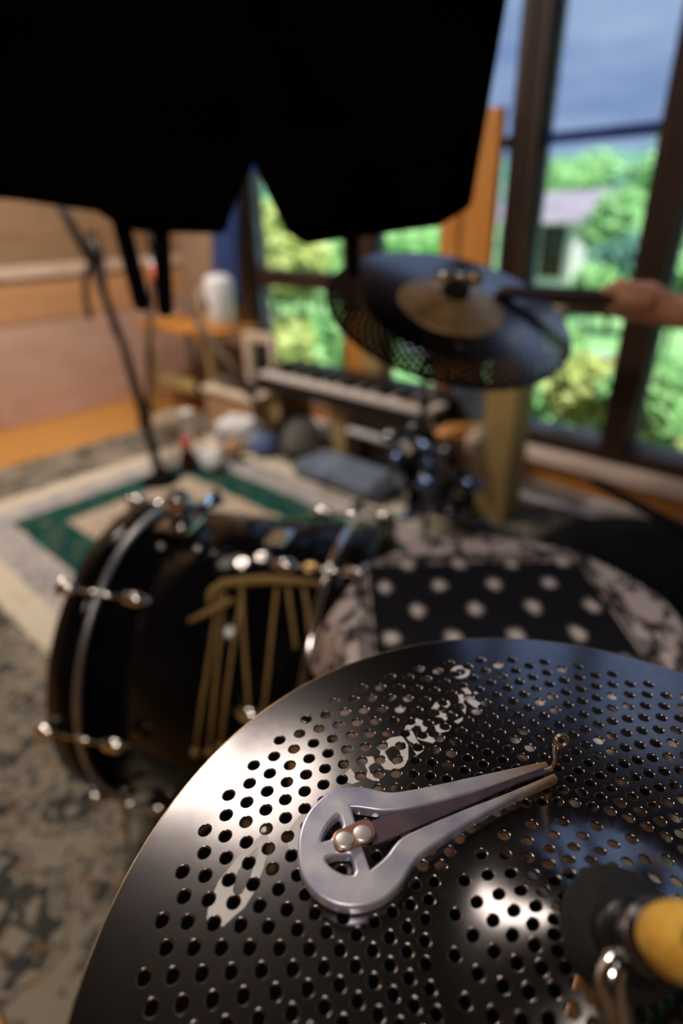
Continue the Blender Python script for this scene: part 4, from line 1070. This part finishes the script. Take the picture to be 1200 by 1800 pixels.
# ================================================================== LEFT: MICROPHONE STANDS, TABLE, CLUTTER
mb = atz(283, 846, .009)
m1 = thing('microphone_stand', 'dark microphone stand leaning left with cable hanging from its clip', 'microphone stand', mb)
Zb = (mb - CAM).dot(FW)
j1 = at(162, 462, Zb * 1.02); tp = at(58, 275, Zb * 1.0)
b = nb(); tube(b, [mb + Vector((0, 0, .05)), at(218, 610, Zb * 1.01), j1], [.020, .018, .016], 12); obj('pole', b, 'black_metal', m1)
b = nb(); tube(b, [j1, tp], [.020, .018], 12); obj('boom_arm', b, 'black_metal', m1)
b = nb(); tube(b, [at(158, 408, Zb), at(170, 440, Zb), at(178, 470, Zb)], [.018, .024, .016], 12); obj('clip', b, 'satin_black', m1)
b = nb(); tube(b, [at(168, 450, Zb * .99), at(152, 480, Zb * .99), at(150, 520, Zb * .99), at(158, 560, Zb * .99)], .012, 8); obj('cable', b, 'matte_black', m1)
b = nb(); tube(b, [at(180, 470, Zb * .99), at(186, 530, Zb * .98), at(204, 590, Zb * .98)], .010, 8); obj('cable', b, 'matte_black', m1)
b = nb(); lathe(b, [(0, .0), (.075, 0), (.075, .015), (.03, .03), (.018, .07), (0, .07)], Matrix.Translation(mb), 28); obj('base', b, 'matte_black', m1)
m2b = atz(262, 742, .0)
m2 = thing('microphone_stand', 'upright thin grey stand with red band near its top by the left wall', 'microphone stand', m2b)
Z2 = (m2b - CAM).dot(FW)
b = nb(); tube(b, [m2b + Vector((0, 0, .01)), at(262, 600, Z2 * .985), at(268, 490, Z2 * .97), at(266, 395, Z2 * .96)], [.018, .016, .013, .012], 12); obj('pole', b, 'dark_chrome', m2)
b = nb(); tube(b, [at(270, 492, Z2 * .967), at(271, 468, Z2 * .965)], .020, 12); obj('band', b, 'red_tape', m2)
b = nb(); tube(b, [at(267, 440, Z2 * .963), at(266, 410, Z2 * .96)], [.018, .026], 12); obj('head', b, 'satin_black', m2)
for k in range(3):
    a = 2 * PI * k / 3 + .3; b = nb(); tube(b, [m2b + Vector((0, 0, .12)), m2b + Vector((.10 * math.cos(a), .10 * math.sin(a), .013))], .008, 8); obj('leg', b, 'black_metal', m2)
# corner table
tb = thing('side_table', 'small wooden side table with orange top in the room corner', 'table', R3(.42, .25, 0))
b = nb(); rbox(b, .16, .80, .10, .42, .425, .455, .004); obj('table_top', b, 'orange_wood', tb, RM)
for u, v in ((.18, .12), (.18, .38), (.76, .12), (.76, .38)):
    b = nb(); rbox(b, u, u + .035, v, v + .035, .0095 if u > .5 and v > .2 else 0, .425, .003); obj('leg', b, 'olive_wood', tb, RM)
b = nb(); rbox(b, .20, .78, .13, .40, .12, .14, .003); obj('shelf', b, 'olive_wood', tb, RM)
wbx = R3(.69, .24, .455)
wj = thing('white_jug', 'white plastic jug standing on the orange side table', 'jug', wbx)
JM = Matrix.Translation(wbx)
b = nb(); lathe(b, [(0, 0), (.055, .0), (.07, .04), (.072, .20), (.065, .235), (.03, .25), (0, .25)], JM, 28); obj('body', b, 'white_plastic', wj)
b = nb(); tube(b, [wbx + Vector((-.066, 0, .19)), wbx + Vector((-.10, -.01, .17)), wbx + Vector((-.10, -.01, .09)), wbx + Vector((-.066, 0, .06))], .009, 8); obj('handle', b, 'cream', wj)
b = nb(); blob(b, wbx + Vector((-.062, -.04, .11)), .02, .012, .022, 0, 1, 2); obj('tap', b, 'matte_black', wj)
# cream frame leaning at the table
fr = thing('cream_easel', 'cream painted wooden easel frame leaning beside the side table', 'easel', R3(.92, .22, .009))
for a in ((.82, .87, .009, .44), (1.02, 1.06, .009, .44)):
    b = nb(); rbox(b, a[0], a[1], .20, .225, a[2], a[3], .003); obj('stile', b, 'cream', fr, RM)
for z_ in (.01, .40):
    b = nb(); rbox(b, .87, 1.02, .20, .225, z_, z_ + .045, .003); obj('rail', b, 'cream', fr, RM)
# navy jacket hanging beside the window
bm = nb(); NGx, NGz = 14, 20; gv = {}
for i in range(NGx + 1):
    for j in range(NGz + 1):
        t_ = j / NGz; w_ = .10 + .10 * t_; u = .66 - .02 * t_ + (i / NGx - .5) * w_ * 1.2 - .10 * t_; z = 1.25 - .72 * t_
        v = .07 + .03 * math.sin(i * 1.4 + t_ * 2) + .03 * (1 - (2 * i / NGx - 1) ** 2)
        gv[i, j] = bm.verts.new((u, -v, z))
for i in range(NGx):
    for j in range(NGz): bm.faces.new((gv[i, j], gv[i + 1, j], gv[i + 1, j + 1], gv[i, j + 1])).smooth = True
nj = obj('hanging_jacket', bm, 'navy', None, RM); md = nj.modifiers.new('thickness', 'SOLIDIFY'); md.thickness = .02
tag(nj, 'navy blue jacket hanging on the wall beside the window', 'jacket')
# leaning brown poles
for i, (a, b_, lab) in enumerate((((312, 520), (442, 690), 'brown wooden pole leaning against the side table'), ((330, 585), (352, 690), 'short dark pole propped beside the side table leg'))):
    p = on_v(*a, .46); q = on_v(*b_, .50); q.z = max(q.z, .014)
    b = nb(); tube(b, [p, q], [.016, .02], 10); o = obj('wooden_pole', b, 'dark_wood' if i else 'bark'); tag(o, lab, 'pole')
b = nb(); tube(b, [R3(.84, .43, .245), R3(.98, .43, .25), R3(1.14, .42, .245)], [.02, .03, .02], 10); o = obj('dark_bundle', b, 'bark'); tag(o, 'dark rolled bundle lying on the cardboard box lid', 'bundle')
# low tan box
tbx = thing('cardboard_box', 'low tan cardboard box with white lid edge before the side table', 'box', R3(.95, .45, .0))
b = nb(); rbox(b, .83, 1.20, .38, .50, .0095, .20, .006); obj('body', b, 'tan', tbx, RM)
b = nb(); rbox(b, .82, 1.21, .37, .51, .20, .222, .004); obj('lid', b, 'cream', tbx, RM)
lump('white_bag', 'white_bag', atz(425, 790, .009) + Vector((-.0, .0, .075)), .11, .058, .085, 'white plastic bag slumped before the cardboard box', 'bag', .3, 2.4, 3.1)
lump('leather_pouch', 'tan', atz(412, 806, .02) + Vector((0, .0, .045)), .042, .038, .045, 'round tan leather pouch in front of the white bag', 'pouch', .1, 2, 6.0)
lump('blue_bag', 'blue_bag', atz(466, 800, .009) + Vector((.0, .0, .045)), .055, .05, .06, 'blue cloth bag beside the white plastic bag', 'bag', .25, 2.6, 8.0)
lump('cream_cushion', 'cream', atz(290, 765, .009) + Vector((.02, .05, .05)), .085, .07, .06, 'cream cushion on the rug behind the microphone stand base', 'cushion', .15, 2, 4.4)
bq = atz(334, 826, .009)
bt = thing('bottle', 'dark brown bottle with red cap standing on the rug', 'bottle', bq)
BMx = Matrix.Translation(bq) @ Matrix.Diagonal((1.0, 1.0, 1.0, 1))
b = nb(); lathe(b, [(0, 0), (.040, 0), (.042, .01), (.040, .05), (.022, .085), (.018, .10), (0, .10)], BMx, 28); obj('body', b, 'brown_glass', bt)
b = nb(); lathe(b, [(0, .10), (.021, .10), (.022, .105), (.022, .135), (.019, .14), (0, .14)], BMx, 24); obj('cap', b, 'red_cap', bt)
cq = atz(370, 828, .009)
cu = thing('white_tub', 'white round tub lying on the rug beside the brown bottle', 'tub', cq)
CM = Matrix.Translation(cq + Vector((.02, .02, .045))) @ ROT((-.3, -.9, .45))
b = nb(); lathe(b, [(0, -.04), (.038, -.04), (.042, .03), (.045, .035), (.045, .04), (0, .042)], CM, 28); obj('body', b, 'white_plastic', cu)
b = nb(); lathe(b, [(0, .046), (.043, .046), (.046, .043), (.046, .036), (.043, .036)], CM, 28); obj('lid', b, 'white_plastic', cu)
pc_ = atz(332, 775, .009)
cp = thing('paper_cup', 'tall white paper cup behind the red capped bottle', 'cup', pc_)
b = nb(); lathe(b, [(0, 0), (.026, 0), (.034, .14), (.036, .145), (.032, .145), (.024, .01), (0, .008)], Matrix.Translation(pc_), 24); obj('body', b, 'white_plastic', cp)
b = nb(); tube(b, [pc_ + Vector((.034 * math.cos(2 * PI * k / 20), .034 * math.sin(2 * PI * k / 20), .145)) for k in range(20)], .002, 6, closed=True); obj('rim', b, 'white_plastic', cp)

# ================================================================== OUTDOORS
def gh(u, v):
    d = max(0, -v - .2)
    z = -.62 - .052 * min(d, 16) + .05 * max(0, d - 24) ** 1.12
    return z + .10 * noise.noise(Vector((u * .25, v * .25, 3))) * min(1, d / 3)
bm = nb(); NGx = 44; NGy = 36; gv = {}
for i in range(NGx + 1):
    for j in range(NGy + 1):
        u = -60 + 120 * (i / NGx); v = -.16 - 44 * (j / NGy) ** 1.7
        gv[i, j] = bm.verts.new((u, -v, gh(u, v)))
for i in range(NGx):
    for j in range(NGy): bm.faces.new((gv[i, j], gv[i + 1, j], gv[i + 1, j + 1], gv[i, j + 1])).smooth = True
gr = struct('ground', bm, 'grass', RM); gr['label'] = 'bright green sloping lawn outside the window'
bm = nb(); pv = []
for i in range(30):
    u = -14 + i * 1.4
    for s_ in (0, 1):
        v = -4.6 - s_ * 1.5 - .3 * math.sin(u * .3); pv.append((u, -v, gh(u, v) + .05))
V0 = [bm.verts.new(p) for p in pv]; V1 = [bm.verts.new((p[0], p[1], p[2] - .25)) for p in pv]
for i in range(29):
    a = 2 * i
    bm.faces.new((V0[a], V0[a + 2], V0[a + 3], V0[a + 1])); bm.faces.new((V0[a], V1[a], V1[a + 2], V0[a + 2])); bm.faces.new((V0[a + 1], V0[a + 3], V1[a + 3], V1[a + 1]))
pa = obj('gravel_path', bm, 'gravel', None, RM); pa['kind'] = 'structure'; pa['label'] = 'pale grey gravel path crossing the lawn'
# wooded hill
bm = nb(); gv = {}
for i in range(81):
    for j in range(17):
        u = -80 + 160 * i / 80; t_ = j / 16; v = -40 - 45 * t_
        ridge = 7.0 + 1.3 * math.sin(u * .09 + 1.2) + 1.6 * noise.noise(Vector((u * .09, 2, 5))) + .9 * noise.noise(Vector((u * .4, 7, 5)))
        z0 = gh(u, -40) - .6
        z = z0 + (ridge - z0) * math.sin(min(1, t_ * 1.15) * PI / 2) + 1.1 * noise.noise(Vector((u * .35, t_ * 9, 1))) + .6 * noise.noise(Vector((u * .9, t_ * 22, 4)))
        gv[i, j] = bm.verts.new((u, -v, z))
for i in range(80):
    for j in range(16): bm.faces.new((gv[i, j], gv[i + 1, j], gv[i + 1, j + 1], gv[i, j + 1])).smooth = True
hl = struct('hill', bm, 'leaf_c', RM); hl['label'] = 'blue green wooded hill behind the houses'
def tree_mesh(seed, n, rad, leaf, flatness=.85):
    rnd = random.Random(seed); bm = nb()
    blob(bm, (0, 0, 0), rad * .72, rad * .72, rad * .72 * flatness, .35, 2.2, 3, seed)
    for _ in range(n):
        d = Vector((rnd.gauss(0, 1), rnd.gauss(0, 1), rnd.gauss(0, 1))).normalized()
        k = 1 + .28 * noise.noise(d * 2.2 + Vector((seed, 0, 0)))
        p = Vector((d.x * rad * k, d.y * rad * k, d.z * rad * k * flatness)) * rnd.uniform(.7, 1.02)
        a = Vector((rnd.gauss(0, 1), rnd.gauss(0, 1), rnd.gauss(0, 1))).normalized(); b_ = a.orthogonal().normalized(); s = leaf * rnd.uniform(.6, 1.3)
        bm.faces.new([bm.verts.new(p + q) for q in (a * s, b_ * s * .5, -a * s, -b_ * s * .5)])
    return bm
def tree(u, v, rad, h, m, seed, label, group, n=500, leaf=.12, name='tree', cat='tree'):
    z = gh(u, v); base = R3(u, v, z); t_ = thing(name, label, cat, base, group)
    bm = tree_mesh(seed, n, rad, leaf); bmesh.ops.translate(bm, verts=bm.verts, vec=base + Vector((0, 0, h)))
    obj('crown', bm, m, t_)
    b = nb(); tube(b, [base - Vector((0, 0, .1)), base + Vector((0, 0, h * .5)), base + Vector((0, 0, h))], [rad * .10, rad * .07, rad * .03], 8); obj('trunk', b, 'bark', t_)
rb = random.Random(11)
def uvof(p): q = p - K; return q.dot(UX), q.dot(VX)
# bushes close to the window: (pixel they fill, depth, radius)
for i, (x, y, Z, r, m) in enumerate(((480, 450, 4.3, .42, 'leaf_b'), (490, 610, 4.6, .30, 'leaf_b'), (560, 450, 5.4, .45, 'leaf_a'), (545, 600, 5.6, .34, 'leaf_a'), (680, 410, 6.5, .5, 'leaf_a'), (640, 600, 4.4, .3, 'leaf_a'),
        (960, 620, 3.6, .22, 'leaf_a'), (1040, 690, 2.9, .20, 'leaf_b'), (1000, 700, 3.5, .26, 'leaf_a'), (1150, 700, 2.55, .20, 'leaf_a'), (1190, 740, 2.75, .16, 'leaf_b'), (1110, 745, 2.8, .15, 'leaf_a'), (1195, 500, 3.6, .3, 'leaf_a'))):
    u, v = uvof(at(x, y, Z)); h = max(r * .5, at(x, y, Z).z - gh(u, v))
    lab = {'leaf_a': 'bright green leafy bush on the lawn close to the window', 'leaf_b': 'yellow green leafy bush on the lawn close to the window'}[m]
    tree(u, v, r, h, m, 20 + i, lab, 'bushes outside the window' if m == 'leaf_a' else 'yellow green bushes outside', 420, .07, 'bush', 'bush')
# trees in the middle distance: (pixel, depth, radius)
for i, (x, y, Z, r, m) in enumerate(((978, 318, 30, 1.2, 'leaf_a'), (1095, 400, 11, .75, 'leaf_a'), (1085, 475, 10, .5, 'leaf_c'), (1190, 330, 13, 1.2, 'leaf_a'), (1045, 500, 9, .28, 'leaf_a'), (1130, 470, 9.5, .6, 'leaf_c'), (740, 400, 15, 1.5, 'leaf_a'), (600, 420, 14, 1.4, 'leaf_a'), (500, 430, 16, 1.6, 'leaf_c'), (1300, 380, 14, 1.6, 'leaf_c'), (380, 400, 15, 1.6, 'leaf_a'))):
    u, v = uvof(at(x, y, Z)); h = max(r * .6, at(x, y, Z).z - gh(u, v))
    tree(u, v, r, h, m, 60 + i, {'leaf_a': 'bright green tree beyond the gravel path', 'leaf_c': 'blue green tree beyond the gravel path'}[m], {'leaf_a': 'bright trees beyond the path', 'leaf_c': 'blue green trees beyond the path'}[m], 420, .17)
for i in range(14):
    u = -40 + i * 6.6 + rb.uniform(-1.2, 1.2); v = -rb.uniform(30, 37)
    tree(u, v, rb.uniform(1.6, 2.4), rb.uniform(1.6, 2.8), ['leaf_c', 'leaf_a', 'leaf_c'][i % 3], 90 + i, ['round blue green tree at the foot of the hill', 'round bright green tree at the foot of the hill'][1 if i % 3 == 1 else 0], ['blue green trees below the hill', 'bright trees below the hill'][1 if i % 3 == 1 else 0], 380, .4)
def house(px, Z, w, d, h, label):
    p0 = at(px[0], px[1], Z); u, v = uvof(p0); z = p0.z; base = R3(u, v, z); t_ = thing('house', label, 'house', base)
    b = nb(); rbox(b, u - w / 2, u + w / 2, v - d / 2, v + d / 2, min(z, gh(u, v)) - .6, z + h); obj('wall', b, 'house_wall', t_, RM)
    b = nb(); ov = .4; rh = d * .34
    P = [(u - w / 2 - ov, -v - d / 2 - ov, z + h), (u + w / 2 + ov, -v - d / 2 - ov, z + h), (u + w / 2 + ov, -v + d / 2 + ov, z + h), (u - w / 2 - ov, -v + d / 2 + ov, z + h), (u - w / 2 - ov, -v, z + h + rh), (u + w / 2 + ov, -v, z + h + rh)]
    V_ = [b.verts.new(p) for p in P]
    for f in ((0, 1, 5, 4), (2, 3, 4, 5), (0, 4, 3), (1, 2, 5), (0, 3, 2, 1)): b.faces.new([V_[i] for i in f])
    rf = obj('roof', b, 'roof', t_, RM)
    b = nb(); rbox(b, u + w * .2, u + w * .2 + .4, v + .2, v + .6, z + h + .3, z + h + rh + .4); obj('chimney', b, 'house_wall', rf, RM)
    for k in range(3):
        uu = u - w * .38 + k * w * .31
        b = nb(); rbox(b, uu, uu + w * .14, v + d / 2, v + d / 2 + .06, z + h * .45, z + h * .84); wd = obj('window', b, 'dark_pane', t_, RM)
        b = nb(); rbox(b, uu - .06, uu + w * .14 + .06, v + d / 2, v + d / 2 + .09, z + h * .39, z + h * .45); obj('window_sill', b, 'house_wall', wd, RM)
    b = nb(); rbox(b, u + w * .10, u + w * .10 + .8, v + d / 2, v + d / 2 + .05, z, z + 1.5); obj('door', b, 'dark_wood', t_, RM)
house((962, 480), 20, 2.6, 2.6, 1.6, 'pale house with lilac grey roof below the wooded hill')
house((735, 440), 24, 4.5, 3.5, 1.9, 'pale house with lilac grey roof among trees seen above the far cymbal')
